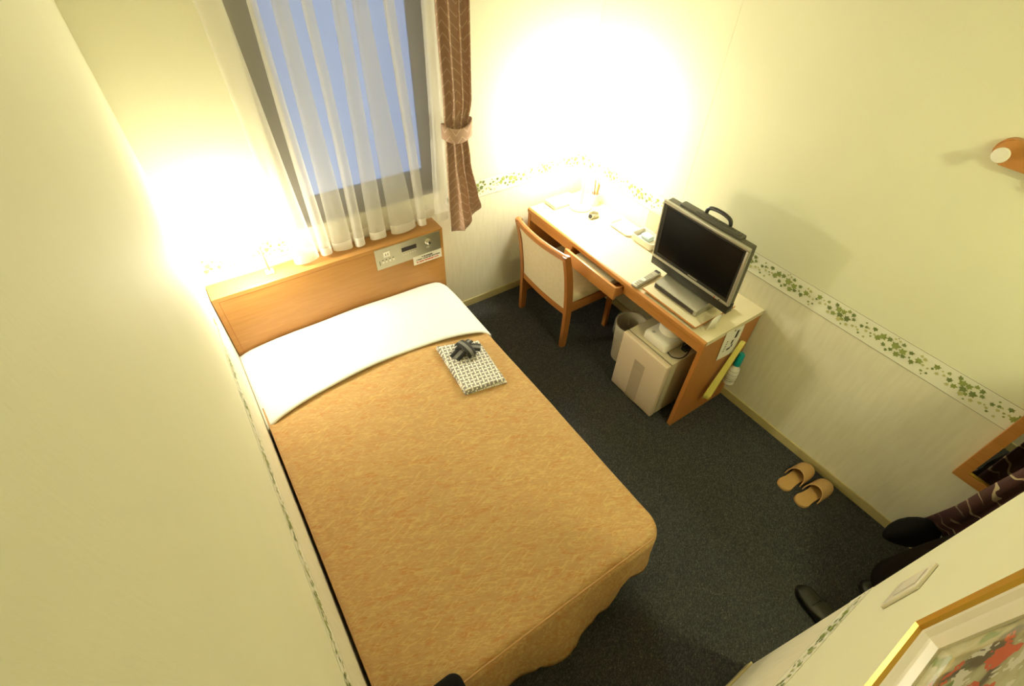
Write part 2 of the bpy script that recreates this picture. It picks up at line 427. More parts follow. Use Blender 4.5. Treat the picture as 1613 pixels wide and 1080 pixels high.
def border(name, origin, du, nrm, length, phase):
    """origin at the left end of the strip (seen from the room), z of the middle .908"""
    b = B(); o = Vector(origin); du = Vector(du); n = Vector(nrm); up = Vector((0, 0, 1))
    P = lambda u, v, d: o + du * u + up * v + n * d
    h = .0595
    quad(b, [P(0, -h, .0012), P(length, -h, .0012), P(length, h, .0012), P(0, h, .0012)])
    for s in (-1, 1):      # thickness edge and ruled line
        quad(b, [P(0, s * h, 0), P(length, s * h, 0), P(length, s * h, .0012), P(0, s * h, .0012)])
        quad(b, [P(0, s * (h - .0026), .0016), P(length, s * (h - .0026), .0016), P(length, s * h, .0016), P(0, s * h, .0016)], 1)
    for e in (0, length): quad(b, [P(e, -h, 0), P(e, h, 0), P(e, h, .0012), P(e, -h, .0012)])
    k0 = math.floor((-.4 - phase) / PER); rnd = random.Random(3)
    for k in range(k0, k0 + int(length / PER) + 4):
        for i, (u, v, d, t) in enumerate(LEAVES):
            uu = u + phase + k * PER
            rr = random.Random(i * 7 + 1); a = rr.uniform(-1.3, 1.3) + (PI if rr.random() < .5 else 0); sx = rr.uniform(.8, 1.05)
            if uu < .02 or uu > length - .02: continue
            ca, sa = math.cos(a), math.sin(a); lay = .0020 + i * 1e-5
            pts = [P(uu + (x * sx * ca - y * sa) * d * 1.08, v + (x * sx * sa + y * ca) * d * 1.08, lay) for x, y in IVY]
            c = b.verts.new(P(uu, v, lay)); vs = [b.verts.new(p) for p in pts]
            for q in range(len(vs)):
                b.faces.new((c, vs[q], vs[(q + 1) % len(vs)])).material_index = 2 + t
    struct(name, b, ['border', 'bline', 'leaf_d', 'leaf_m', 'leaf_l'])
border('trim_1', (W, 0, .908), (0, -1, 0), (-1, 0, 0), 4.9, 1.631 - 3 * PER)
border('trim_2', (1.345, 0, .908), (1, 0, 0), (0, -1, 0), W - 1.345 - .004, 1.856 - 1.345)
border('trim_3', (0, BY, .908), (0, 1, 0), (1, 0, 0), -BY - .002, .3)
border('trim_4', (BX, BY, .908), (-1, 0, 0), (0, 1, 0), BX - .004, .17)
border('trim_5', (.004, 0, .908), (1, 0, 0), (0, -1, 0), .496, .02)

# wallpaper seam on the right wall
b = B(); box(b, W - .0005, W, -.884, -.8825, .97, CEIL); struct('trim_6', b, 'wall')

# ------------------------------------------------------------------ curtains
FOLDS = [(.430, .500, .085, .125), (.585, .600, .030, .060), (.695, .690, .055, .105), (.790, .790, .040, .055),
         (.915, .900, .050, .092), (1.000, 1.050, .050, .150), (1.130, 1.165, .045, .050), (1.315, 1.300, .050, .086)]
def sheer_curve(t):          # t 0 top .. 1 bottom
    pts = [(.395 + .06 * t, -.05)]
    for i, (c0, c1, w0, w1) in enumerate(FOLDS):
        s = t ** 1.3; c = c0 + (c1 - c0) * s; w = w0 + (w1 - w0) * s
        d = .044 + .020 * t + .005 * math.sin(i * 2.3)
        c += .004 * math.sin(t * 5 + i * 1.7)
        pts += [(c - .06 * w, -.040), (c - .10 * w, -.055), (c - .46 * w, -.048 - d * .45), (c - .50 * w, -.048 - d * .72), (c - .34 * w, -.048 - d * .97), (c, -.048 - d * 1.04),
                (c + .34 * w, -.048 - d * .97), (c + .50 * w, -.048 - d * .72), (c + .46 * w, -.048 - d * .45), (c + .10 * w, -.055), (c + .06 * w, -.040)]
    pts.append((1.40, -.042))
    return smooth_path([(x, max(y, -.118), 0) for x, y in pts], 5)
ct = thing('sheer_curtain', 'white sheer voile curtain hanging over the window above the headboard', 'curtain', (.9, -.06, .84))
def sheer_part(name, z0, z1, m, n):
    b = B(); rows = []
    for k in range(n + 1):
        z = z0 + (z1 - z0) * k / n; t = (2.3 - z) / (2.3 - .842)
        row = [Vector((p.x, p.y, z + (.006 * math.sin(p.x * 23) if z < .85 else 0))) for p in sheer_curve(t)]
        rows.append(row)
    loft(b, rows, False); return obj(name, b, m, ct, 'all')
sheer_part('voile', 2.3, .892, 'sheer', 26); sheer_part('hem', .892, .842, 'hem', 3)
rl = thing('curtain_rail', 'white curtain rail along the top of the window', 'curtain rail', (.95, -.06, 2.30))
b = B(); box(b, .36, 1.62, -.085, -.035, 2.302, 2.335, .004); obj('track', b, 'whitep', rl)
for x in (.45, 1.0, 1.55): b = B(); box(b, x - .012, x + .012, -.035, 0, 2.308, 2.33); obj('bracket', b, 'whitep', rl)

dr = thing('brown_curtain', 'brown chevron curtain tied back at the right side of the window', 'curtain', (1.45, -.08, .76))
def lerp(tab, z):
    for (a, *va), (c, *vc) in zip(tab, tab[1:]):
        if z <= a and z >= c:
            t = (a - z) / (a - c); t = t * t * (3 - 2 * t)
            return [p + (q - p) * t for p, q in zip(va, vc)]
    return list(tab[-1][1:])
# z, left x, right x, fold depth
DT = [(2.30, 1.325, 1.525, .035), (1.9, 1.335, 1.520, .034), (1.50, 1.350, 1.520, .030), (1.385, 1.352, 1.500, .018), (1.32, 1.356, 1.492, .018), (1.20, 1.352, 1.505, .026), (.95, 1.345, 1.555, .032), (.775, 1.345, 1.580, .034)]
def drape_rows(z0, z1, n, off=0., plain=False):
    rows = []; uvs = []
    for k in range(n + 1):
        z = z0 + (z1 - z0) * k / n; xl, xr, d = lerp(DT, z); row = []; uv = []
        N = 72; arc = 0.; last = None
        for i in range(N + 1):
            s = i / N
            ph = s * 3.4 * 2 * PI + .8 + .5 * math.sin(z * 2.2)
            y = -.138 - (0 if plain else d * .72 * math.sin(ph) * (.8 + .2 * math.sin(s * 9))) - .012 * math.sin(s * PI)
            if z < 1.2: y -= .035 * math.exp(-((s - .30) / .2) ** 2) * (1.2 - z) / .44
            x = xl - .028 + (xr - xl) * s + (0 if plain else .012 * math.cos(ph))
            zz = z
            if z < 1.0: zz = z + (1.0 - z) / .225 * (.125 * max(0, s - .45) ** 1 / .55 + .012 * math.sin(ph))
            p = Vector((x, y - off, zz))
            if last is not None: arc += math.hypot(p.x - last.x, p.y - last.y)
            last = p; row.append(p); uv.append((arc, z))
        rows.append(row); uvs.append(uv)
    return rows, uvs
def grid_uv(b, rows, uvs, mi=0):
    lay = b.loops.layers.uv.verify(); vr = [[b.verts.new(p) for p in r] for r in rows]
    for j in range(len(vr) - 1):
        for i in range(len(vr[0]) - 1):
            idx = ((j, i), (j, i + 1), (j + 1, i + 1), (j + 1, i))
            f = b.faces.new([vr[a][c] for a, c in idx]); f.material_index = mi
            for lp, (a, c) in zip(f.loops, idx): lp[lay].uv = uvs[a][c]
    return vr
def solidify(o, t, offset=0.):
    m = o.modifiers.new('thickness', 'SOLIDIFY'); m.thickness = t; m.offset = offset
b = B(); rows, uvs = drape_rows(2.30, .775, 46); grid_uv(b, rows, uvs); o = obj('drape', b, 'drape', dr, 'all'); solidify(o, .003)
# tie band wraps round the gathered cloth
b = B(); lay = b.loops.layers.uv.verify(); rows = []; uvs = []
loop = smooth_path([(1.340, -.085, 0), (1.352, -.125, 0), (1.40, -.134, 0), (1.46, -.128, 0), (1.508, -.108, 0), (1.512, -.07, 0), (1.47, -.045, 0), (1.39, -.04, 0)], 6, True)
loop.append(loop[0])
for k in range(5):
    z = 1.395 - .075 * k / 4; rows.append([Vector((p.x - .028, p.y - .052, z + .022 * ((p.x - 1.425) / .08) ** 2 - .014)) for p in loop]); uvs.append([(i * .011, z) for i in range(len(loop))])
grid_uv(b, rows, uvs); o = obj('tie_band', b, 'drape', dr, 'all'); solidify(o, .003)

# ------------------------------------------------------------------ bed
bed = thing('bed', 'wooden bed with orange headboard, tan bedspread and white turned-down sheet', 'bed', (.62, -1.1, 0))
HX0, HX1, HY, HZ = .004, 1.268, -.145, .816
b = B(); box(b, HX0, HX1, HY, -.0105, .0, HZ, .003)
hb = obj('headboard', b, 'wood_h', bed, True)
b = B(); box(b, HX0 + .026, HX0 + .029, HY - .0008, HY + .0005, .2, HZ - .026); obj('panel_groove', b, 'chairwood', hb)
b = B(); box(b, HX0 + .026, .825, HY - .0008, HY + .0005, HZ - .026, HZ - .023); obj('panel_groove', b, 'chairwood', hb)
# console set into the headboard
b = B(); box(b, .838, 1.246, HY - .005, HY, .672, .805, .001); con = obj('control_panel', b, 'steel', bed, label='brushed metal control panel')
b = B(); box(b, .997, 1.090, HY - .0065, HY - .004, .743, .769); obj('clock_display', b, 'blackslot', con)
b = B(); lathe(b, [(.018, 0), (.018, .004), (.014, .006), (.013, .020), (.010, .022)], (1.163, HY - .005, .762), 24, mx=Matrix.Rotation(PI / 2, 4, 'X')); obj('knob', b, 'chrome', con, True)
b = B(); box(b, .886, .925, HY - .0075, HY - .004, .745, .778, .001); so = obj('socket', b, 'whitep', con)
for x in (.899, .912):
    b = B(); box(b, x - .0015, x + .0015, HY - .0085, HY - .007, .755, .769); obj('slot', b, 'ink', so)
for i in range(4):
    b = B(); box(b, .872 + i * .021, .884 + i * .021, HY - .008, HY - .004, .709, .722, .002); obj('button', b, 'offw', con, True)
    b = B(); box(b, .874 + i * .021, .882 + i * .021, HY - .0056, HY - .005, .727, .7315); obj('button_caption', b, 'ink', con)
b = B(); box(b, .857, .860, HY - .0056, HY - .005, .700, .730); obj('side_mark', b, 'ink', con)
for i in range(6): b = B(); box(b, 1.000 + i * .015, 1.008 + i * .015, HY - .0062, HY - .005, .722, .727); obj('display_button', b, 'offw', con)
b = B(); box(b, 1.155, 1.160, HY - .0062, HY - .005, .717, .727); box(b, 1.164, 1.169, HY - .0062, HY - .005, .717, .727); obj('knob_caption', b, 'paper', con)
st = B(); box(st, 1.060, 1.247, HY - .0075, HY - .005, .625, .683); stk = obj('notice_sticker', st, 'paper', bed, label='white paper notice sticker')
rnd = random.Random(5)
def textbars(b, x0, x1, z, h, y0, y1, mi):
    x = x0
    while x < x1:
        w = rnd.uniform(.0028, .0048); zz = rnd.choice((0, 0, .25))
        box(b, x, min(x + w, x1), y0, y1, z + h * zz, z + h, mi=mi); x += w + rnd.choice((.0012, .0012, .004))
b = B(); textbars(b, 1.115, 1.185, .664, .009, HY - .0082, HY - .0075, 0); textbars(b, 1.078, 1.235, .6515, .008, HY - .0082, HY - .0075, 0)
textbars(b, 1.078, 1.225, .6345, .010, HY - .0082, HY - .0075, 1); obj('notice_text', b, ['ink', 'red'], stk)
# mattress base under the cover
b = B(); box(b, .030, 1.19, -2.07, HY - .005, .10, .43, .05, 4); obj('mattress', b, 'white_sheet', bed, True)
b = B(); box(b, .05, 1.16, -2.02, HY - .02, 0, .10, .01); obj('bed_base', b, 'darkgrey', bed)

BX0, BX1, BY0, BY1 = .012, 1.232, -2.115, -.60
def bed_top(x, y):
    s = max(0., min(1., (x - BX0) / (BX1 - BX0)))
    cr = 1 - abs(2 * s - 1) ** 2.6
    z = .445 + .058 * cr * (1 - .35 * max(0, (-.9 - y)) / 1.2)
    z += .004 * math.sin(x * 9 + 1) * math.sin(y * 6)
    return z
def spread_mesh():
    b = B(); rings = []
    # outline of rounded rectangle sampled by perimeter
    def outline(inset, grow=0.):
        x0, x1, y0, y1 = BX0 + inset - min(grow, .006), BX1 - inset + grow, BY0 + inset - grow, BY1
        r = min(max(.012, .105 - inset * .5), max(.000001, (x1 - x0) * .5)); pts = []
        rl = min(max(.010, .05 - inset * .3), max(.000001, (x1 - x0) * .5))
        def arc(cx, cy, rad, a0, n):
            return [(cx + rad * math.cos(math.radians(a0 + 90 * i / n)), cy + rad * math.sin(math.radians(a0 + 90 * i / n))) for i in range(n + 1)]
        seq = []
        def seg(p, q, n): return [(p[0] + (q[0] - p[0]) * i / n, p[1] + (q[1] - p[1]) * i / n) for i in range(n)]
        A = (x0, y1); Bp = (x0, y0 + rl); Cp = (x1 - r, y0); D = (x1, y0 + r); E_ = (x1, y1)
        seq += seg(A, Bp, 60); seq += arc(x0 + rl, y0 + rl, rl, 180, 8); seq += seg((x0 + rl, y0), Cp, 50)[1:]
        seq += arc(x1 - r, y0 + r, r, 270, 14); seq += seg(D, E_, 60)[1:] + [E_]
        return seq
    R = .034
    ins = [.60999, .55, .5, .4, .3, .22, .16, .12, .09, .07, .052, .034]
    nring = len(outline(.1))
    for d in ins:
        rings.append([Vector((x, y, bed_top(x, y))) for x, y in outline(d)])
    for a in (15, 30, 45, 60, 75, 90):
        aa = math.radians(a); d = R * (1 - math.sin(aa)); drop = R * (1 - math.cos(aa))
        o2 = outline(d); o1 = outline(R)
        rings.append([Vector((x, y, bed_top(p, q) - drop)) for (x, y), (p, q) in zip(o2, o1)])
        for q in rings[-1]:
            if q.x < BX0 + R + .004 and q.y > BY0 + .05: q.x = BX0 + (q.x - BX0) * .35; q.z += drop * .72
    edge = rings[-1]
    for k in range(1, 11):
        t = k / 10; o2 = outline(0, .0); ring = []
        for i, (x, y) in enumerate(o2):
            e = edge[i]; foot = max(0., min(1., (BY0 + .16 - y) / .16)); right = max(0., min(1., (x - BX1 + .15) / .15))
            left = 1 if (x < BX0 + .02 and foot < .2) else 0
            zb = .10 + .02 * math.sin(x * 7); z = e.z + (zb - e.z) * t
            out = 0.
            if foot > 0: out = foot * t * (.035 + .030 * math.sin(x * 8.5 + 2.0) + .012 * math.sin(x * 21))
            q = Vector((x, y - out, z))
            if right > 0 and not left: q.x += right * t * (.014 * math.sin(y * 11) + .012)
            if left: q.x = .014 + .004 * math.sin(y * 60) * t
            ring.append(q)
        rings.append(ring)
    # small gathers along the left seam
    for ring in rings[6:16]:
        for i, p in enumerate(ring):
            if p.x < .16 and p.y > BY0 + .06:
                w = max(0, 1 - (p.x - .016) / .12)
                p.z += w * .0032 * math.sin(p.y * 130 + 2.5 * math.sin(p.y * 17)) * (.6 + .4 * math.sin(p.y * 9))
    for k, ring in enumerate(rings):            # creases along the foot and its corner
        for p in ring:
            w = max(0, min(1, (-1.93 - p.y) / .16)) * (1 if k > 7 else .5)
            if w > 0:
                q = Vector((p.x * 11, p.y * 26, p.z * 5)); nz = mnoise.noise(q) + .5 * mnoise.noise(q * 2.3)
                if k <= 18: p.z += w * .0045 * nz
                else: p.y -= w * .010 * (nz + .4) * min(1, (k - 18) / 4)
            w2 = max(0, min(1, (p.x - 1.08) / .1)) * (1 if k > 5 else 0)
            if w2 > 0 and k <= 18: p.z += w2 * .003 * mnoise.noise(Vector((p.x * 20, p.y * 9, 3)))
    loft(b, rings, False)
    bmesh.ops.remove_doubles(b, verts=b.verts, dist=.0004)
    # close the middle where left and right insets meet
    return b, edge
b, edge = spread_mesh()
sp = obj('bedspread', b, 'spread', bed, 'all'); solidify(sp, .004, -1)
# piping seams along the left edge and the foot
b = B(); e = [p for p in edge if p.x < BX0 + .004 and p.y > BY0 + .07]
tube(b, [Vector((p.x + .005, p.y, p.z + .0125)) for p in e[::2]], .0035, 6)
ef = [p for p in edge if p.y < BY0 + .004]
tube(b, [Vector((p.x, p.y + .012, p.z + .0300)) for p in ef], .0040, 6); obj('piping', b, 'thread', sp, True)
# white sheet / duvet turned down over the pillow
def sheet():
    b = B(); rows = []
    ys = [-.150, -.165, -.19, -.23, -.29, -.36, -.44, -.52, -.60, -.66, -.700, -.716, -.724, -.722, -.712]
    for k, y in enumerate(ys):
        bul = {0: -.060, 1: -.045, 2: -.03, 3: -.016, 4: 0, 5: .003}.get(k, .0)
        row = []
        prof = []
        L0, R0 = .004, 1.247
        rr = .07
        N = 44
        for i in range(7): prof.append((L0, .22 + .035 * i, 0))
        xs = [L0 + .0, L0 + .006, L0 + .02, L0 + .045]
        for i in range(N + 1):
            s = i / N; prof.append((L0 + .004 + (R0 - L0 - .008) * s, None, s))
        for i in range(8): prof.append((R0 + .001 * i / 7, .375 - .025 * i, 1))
        for x, z, s in prof:
            bow = .052 * (1 - (2 * s - 1) ** 2) if True else 0
            cr = 1 - abs(2 * s - 1) ** 2.6
            edgedrop = .012 * max(0, 1 - s / .06) ** 2 + .036 * max(0, 1 - (1 - s) / .07) ** 2.4
            top = .460 + .060 * cr - edgedrop + bul * (.35 + .65 * cr)
            if y > -.36: top = min(top, .523)
            yy = y + bow * max(0, (-y - .30)) / .42
            yy += .0
            zz = top if z is None else min(z, .415 + bul * .35)
            if k >= 13: zz -= .006 * (k - 12)
            if k == 12: zz -= .004
            if z is not None and s == 0: zz = min(z, .43)
            row.append(Vector((x, yy, zz + .0025 * math.sin(x * 14 + y * 9))))
        rows.append(row)
    loft(b, rows, False); return b
o = obj('top_sheet', sheet(), 'white_sheet', bed, 'all'); solidify(o, .003, 1)

# folded yukata and its sash
A0, A1, A2, A3 = Vector((.894, -.722, 0)), Vector((1.130, -.777, 0)), Vector((1.098, -1.112, 0)), Vector((.867, -1.083, 0))
yk = thing('folded_yukata', 'folded grey and white lattice cotton robe lying on the tan bedspread', 'robe', (1.0, -.93, .50))
def slab(P, z0, z1, name, parent, inset=0., shift=(0, 0), n=14):
    b = B(); lay = b.loops.layers.uv.verify(); rows = []; uvs = []
    lv = [(0.0, .35), (0, 1), (1, 1)]
    prof = [(.000, 0), (-.004, .25), (-.005, .5), (-.004, .8), (.0015, 1.0)]
    def pt(s, t): return P[0] * (1 - s) * (1 - t) + P[1] * s * (1 - t) + P[2] * s * t + P[3] * (1 - s) * t
    m = 26; k = 34
    top = []
    for j in range(k + 1):
        r = []; uv = []
        for i in range(m + 1):
            s, t = inset + (1 - 2 * inset) * i / m, inset + (1 - 2 * inset) * j / k
            p = pt(s, t); e = min(s, 1 - s) / .035; f = min(t, 1 - t) / .03
            rnd_ = min(1, e, f); z = bed_top(p.x, p.y) + z0 + (z1 - z0) * (1 - (1 - rnd_) ** 2 * .8) + .0022 * math.sin(p.x * 60 + p.y * 20) * rnd_ - .004 * math.exp(-((t - .47) / .025) ** 2)
            r.append(Vector((p.x + shift[0], p.y + shift[1], z))); uv.append(((p - P[0]).dot((P[1] - P[0]).normalized()), (p - P[0]).dot((P[3] - P[0]).normalized())))
        rows.append(r); uvs.append(uv)
    vr = grid_uv(b, rows, uvs)
    per = [(0, i) for i in range(m + 1)] + [(j, m) for j in range(1, k + 1)] + [(k, i) for i in range(m - 1, -1, -1)] + [(j, 0) for j in range(k - 1, 0, -1)]
    lowv = [b.verts.new(Vector((vr[j][i].co.x, vr[j][i].co.y, bed_top(vr[j][i].co.x, vr[j][i].co.y) + z0))) for j, i in per]
    for q in range(len(per)):
        j, i = per[q]; j2, i2 = per[(q + 1) % len(per)]
        f = b.faces.new((vr[j][i], lowv[q], lowv[(q + 1) % len(per)], vr[j2][i2]))
        for lp, w in zip(f.loops, ((j, i), (j, i), (j2, i2), (j2, i2))): lp[lay].uv = uvs[w[0]][w[1]]
    b.faces.new(lowv)
    return obj(name, b, 'yukata', parent, True)
slab([A0, A1, A2, A3], .003, .014, 'lower_fold', yk)
slab([A0 + Vector((.003, -.003, 0)), A1, A2 + Vector((-.004, .004, 0)), A3 + Vector((.002, .003, 0))], .0145, .026, 'upper_fold', yk)
# paper-like edge of the inner hem showing across the middle
b = B(); lay = b.loops.layers.uv.verify()
def band(b, pts, wid, lay, wide_dir=None, th=.004):
    """flat folded ribbon along pts; uv.x across 0..1"""
    pts = [Vector(p) for p in pts]; rows = []; uvs = []
    for i, p in enumerate(pts):
        d = (pts[min(i + 1, len(pts) - 1)] - pts[max(i - 1, 0)]).normalized()
        a = Vector((0, 0, 1)).cross(d) if wide_dir is None else Vector(wide_dir)
        a.normalize(); n = d.cross(a)
        rows.append([p + a * (s - .5) * wid + n * (.0 + .004 * math.sin(s * PI)) for s in (0, .25, .5, .75, 1)]); uvs.append([(s, i * .02) for s in (0, .25, .5, .75, 1)])
    grid_uv(b, rows, uvs)
sash = thing('robe_sash', 'black sash with a grey stripe knotted on the folded robe', 'sash', (1.01, -.83, .53))
zs = bed_top(1.0, -.83) + .040
def ribbon(name, pts, wid, wd=None):
    b = B(); lay = b.loops.layers.uv.verify(); band(b, smooth_path(pts, 6), wid, lay, wd); o = obj(name, b, 'obi', sash, True); solidify(o, .005)
ribbon('sash_tail', [(.932, -.862, zs + .003), (.958, -.852, zs + .006), (.990, -.840, zs + .013)], .062, (.42, -.9, 0))
ribbon('sash_tail', [(1.025, -.838, zs + .012), (1.055, -.852, zs + .012), (1.086, -.868, zs + .004)], .052, (.55, .83, 0))
ribbon('sash_tail', [(1.02, -.825, zs + .016), (1.045, -.808, zs + .014), (1.068, -.795, zs + .004)], .036)
ribbon('sash_wrap', [(.998, -.778, zs + .002), (1.002, -.792, zs + .022), (1.010, -.835, zs + .032), (1.018, -.878, zs + .024), (1.022, -.896, zs + .002)], .052)
b = B(); lay = b.loops.layers.uv.verify(); bw = [(.985, -.800, zs + .004), (.992, -.815, zs + .022), (1.0, -.835, zs + .024)]
band(b, smooth_path(bw, 5), .045, lay); o = obj('sash_loop', b, 'obi', sash, True); solidify(o, .005)

# ------------------------------------------------------------------ bedside lamp and stalk
la = thing('bedside_lamp', 'lit white globe wall lamp between the left wall and the sheer curtain', 'lamp', (.21, 0, 1.03))
b = B(); lathe(b, [(.045, 0), (.045, .012), (.03, .018)], (.21, 0, 1.03), 24, mx=Matrix.Rotation(PI / 2, 4, 'X')); obj('wall_plate', b, 'whitep', la, True)
b = B(); tube(b, smooth_path([(.21, -.012, 1.03), (.21, -.07, .97), (.21, -.13, 1.00)], 6), .007); obj('arm', b, 'whitep', la, True)
GA = .058
b = B(); lathe(b, [(GA * math.sin(PI * i / 20) if 0 < i < 20 else .0005, -GA * math.cos(PI * i / 20)) for i in range(21)], (.21, -.135, 1.050), 32); obj('globe', b, 'globeA', la, 'all')
rs = thing('reading_light_stalk', 'slim brass stalk standing on the left end of the headboard', 'stalk', (.30, -.05, HZ))
b = B(); box(b, .285, .325, -.085, -.045, HZ, HZ + .012, .003); obj('foot', b, 'offw', rs)
b = B(); tube(b, [(.305, -.065, HZ + .01), (.302, -.070, HZ + .10), (.298, -.075, HZ + .165)], .006); obj('stem', b, 'steel', rs, True)
b = B(); box(b, .278, .302, -.088, -.066, HZ + .160, HZ + .182, .004); obj('head', b, 'greyp', rs, True)

# ------------------------------------------------------------------ desk
DX, DZ, DY1, DY2 = 1.965, .70, -.055, -1.586
dk = thing('desk', 'long orange wood desk with cream top against the right wall', 'desk', (2.2, -.8, 0))
b = B(); poly = [(DX - .004, DZ - .030), (DX - .006, DZ - .020), (DX - .004, DZ - .006), (DX + .004, DZ), (DX + .012, DZ), (DX + .012, DZ - .030)]
prism(b, poly, DY2, DY1, 'y'); obj('edge_band', b, 'wood_y', dk, True)
b = B(); box(b, DX + .012, W - .001, DY2, DY1, DZ - .030, DZ - .0005, .001); obj('desk_top', b, 'top', dk)
b = B(); box(b, DX, W - .012, DY2, DY2 + .026, 0, DZ - .030, .002); obj('end_panel', b, 'wood_v', dk)
b = B(); box(b, DX, W - .012, DY1 - .026, DY1, 0, DZ - .030, .002); obj('end_panel', b, 'wood_v', dk)
b = B(); box(b, W - .035, W - .016, DY2 + .026, DY1 - .026, .30, DZ - .030); obj('back_panel', b, 'wood_y', dk)
b = B(); box(b, DX + .004, DX + .024, -.530, DY1 - .026, .612, DZ - .030, .002); obj('front_rail', b, 'wood_y', dk)
b = B(); box(b, DX + .004, DX + .024, DY2 + .026, -1.000, .612, DZ - .030, .002); obj('front_rail', b, 'wood_y', dk)
b = B(); box(b, DX + .025, 2.40, -.530, -.522, .60, DZ - .031); obj('drawer_runner', b, 'dark_in', dk)
b = B(); box(b, DX + .025, 2.40, -1.008, -1.0, .60, DZ - .031); obj('drawer_runner', b, 'dark_in', dk)
# pulled-out drawer
FX = 1.905
dw = obj('drawer', (lambda b: (box(b, FX, FX + .018, -.994, -.532, .582, .668, .003), b)[1])(B()), 'wood_y', dk, True)
b = B(); box(b, FX + .018, 2.35, -.990, -.978, .592, .655); box(b, FX + .018, 2.35, -.548, -.536, .592, .655); box(b, FX + .018, 2.35, -.978, -.548, .592, .599); box(b, 2.34, 2.35, -.978, -.548, .599, .655); obj('drawer_box', b, 'chairwood', dw)
nb = B(); box(nb, FX + .024, 2.22, -.905, -.585, .5995, .640, .003); o = obj('notepad_stack', nb, 'paper', None, label='white stack of paper lying in the open desk drawer', cat='paper')
for y0, n in ((-.60, 4), (-.6875, 4), (-.775, 7)):
    b = B(); box(b, FX + .0345, FX + .0355, y0 - n * .0165, y0, .6401, .6403)
    for i in range(n): box(b, FX + .030, FX + .040, y0 - i * .0165 - .009, y0 - i * .0165, .6401, .6405)
    obj('printed_line', b, 'ink', o)
# TV board
BZ = .722
tb = thing('television_board', 'cream wood-edged swivel board under the television on the desk', 'board', (2.14, -1.3, DZ))
b = B(); box(b, 1.986, 2.303, -1.492, -1.112, .712, BZ - .001, .001); obj('board_edge', b, 'wood_y', tb)
b = B(); box(b, 1.989, 2.300, -1.489, -1.115, BZ - .001, BZ); obj('board_top', b, 'top', tb)
b = B(); lathe(b, [(.11, DZ + .0005), (.11, .712)], (2.15, -1.30, 0), 24); obj('swivel_disc', b, 'darkgrey', tb)
# television
tv = thing('television', 'small silver framed flat television with a black screen on the desk', 'television', (2.13, -1.285, BZ))
TY0, TY1, TX, TZ0, TZ1 = -1.545, -1.025, 2.112, .790, 1.188
tilt = at(TX, 0, TZ0, ry=-math.atan(.030 / .39)) @ Matrix.Translation((-TX, 0, -TZ0))
b = B(); box(b, TX + .012, TX + .060, TY0 + .006, TY1 - .006, TZ0 + .03, TZ1 - .004, .006, 2, tilt); back = obj('back_case', b, 'darkgrey', tv, True)
b = B(); box(b, TX + .03, TX + .075, -1.47, -1.10, TZ0 + .05, TZ1 + .006, .008, 2, tilt); box(b, TX + .035, TX + .062, -1.455, -1.20, TZ1 + .0, TZ1 + .013, .003, 2, tilt); obj('back_hump', b, 'darkgrey', back, True)
b = B()
for i, y in enumerate((-1.29, -1.305, -1.33, -1.345, -1.40, -1.415, -1.435)): b = B(); box(b, TX + .045, TX + .053, y - .008, y, TZ1 + .0125, TZ1 + .0145, mx=tilt); obj('vent_slot', b, 'black', back)
b = B()                              # silver bezel: four bars
fr = .016; gz = TZ0 + .052
for y0, y1, z0, z1 in ((TY0, TY1, TZ1 - fr, TZ1), (TY0, TY1, gz, gz + fr), (TY0, TY0 + fr, gz + fr, TZ1 - fr), (TY1 - fr * .55, TY1, gz + fr, TZ1 - fr)):
    box(b, TX, TX + .016, y0, y1, z0, z1, .003, 2, tilt)
obj('bezel', b, 'silver', tv, True)
b = B(); box(b, TX + .005, TX + .015, TY0 + fr, TY1 - fr * .55, gz + fr, TZ1 - fr, mx=tilt); pn = obj('screen_surround', b, 'black', tv)
b = B(); box(b, TX + .004, TX + .0055, TY0 + fr + .012, TY1 - fr - .012, gz + fr + .020, TZ1 - fr - .012, mx=tilt); obj('screen', b, 'screen', tv)
b = B(); box(b, TX + .0040, TX + .005, -1.335, -1.275, gz + fr + .006, gz + fr + .012, mx=tilt); obj('badge', b, 'silver', pn)
b = B(); box(b, TX + .004, TX + .05, TY0, TY1, TZ0, gz, .003, 2, tilt); obj('speaker_bar', b, 'black', tv, True)
b = B(); box(b, TX - .0015, TX + .001, -1.462, -1.456, gz + .004, gz + .011, mx=tilt); obj('power_light', b, 'red', tv)
b = B(); lathe(b, [(.004, 0), (.004, .002)], (0, 0, 0), 12, mx=tilt @ at(TX, -1.487, gz + .008, ry=-PI / 2)); obj('sensor', b, 'ink', tv)
# base unit with a slot, wedge rising to the panel
b = B(); by0, by1 = -1.435, -1.142
prof = [(2.050, BZ + .0005), (2.044, BZ + .004), (2.044, BZ + .032), (2.050, BZ + .038), (2.10, BZ + .046), (2.150, BZ + .070), (2.20, BZ + .072), (2.21, BZ + .0005)]
prism(b, prof, by0, by1, 'y'); bs = obj('base_unit', b, 'silver', tv, True)
b = B(); box(b, 2.0425, 2.0450, by0 + .018, by1 - .004, BZ + .007, BZ + .029); obj('front_slot', b, 'blackslot', bs)
b = B(); box(b, 2.12, 2.19, -1.42, -1.15, BZ + .06, TZ0 + .08, .006); obj('neck', b, 'darkgrey', tv, True)
b = B(); hy = [(-1.240, 1.196), (-1.240, 1.215), (-1.252, 1.232), (-1.285, 1.240), (-1.33, 1.240), (-1.365, 1.231), (-1.378, 1.214), (-1.378, 1.196)]
tube(b, smooth_path([(2.142, y, z) for y, z in hy], 5), .0095, 10); obj('handle', b, 'black', tv, True, label='black carrying handle')
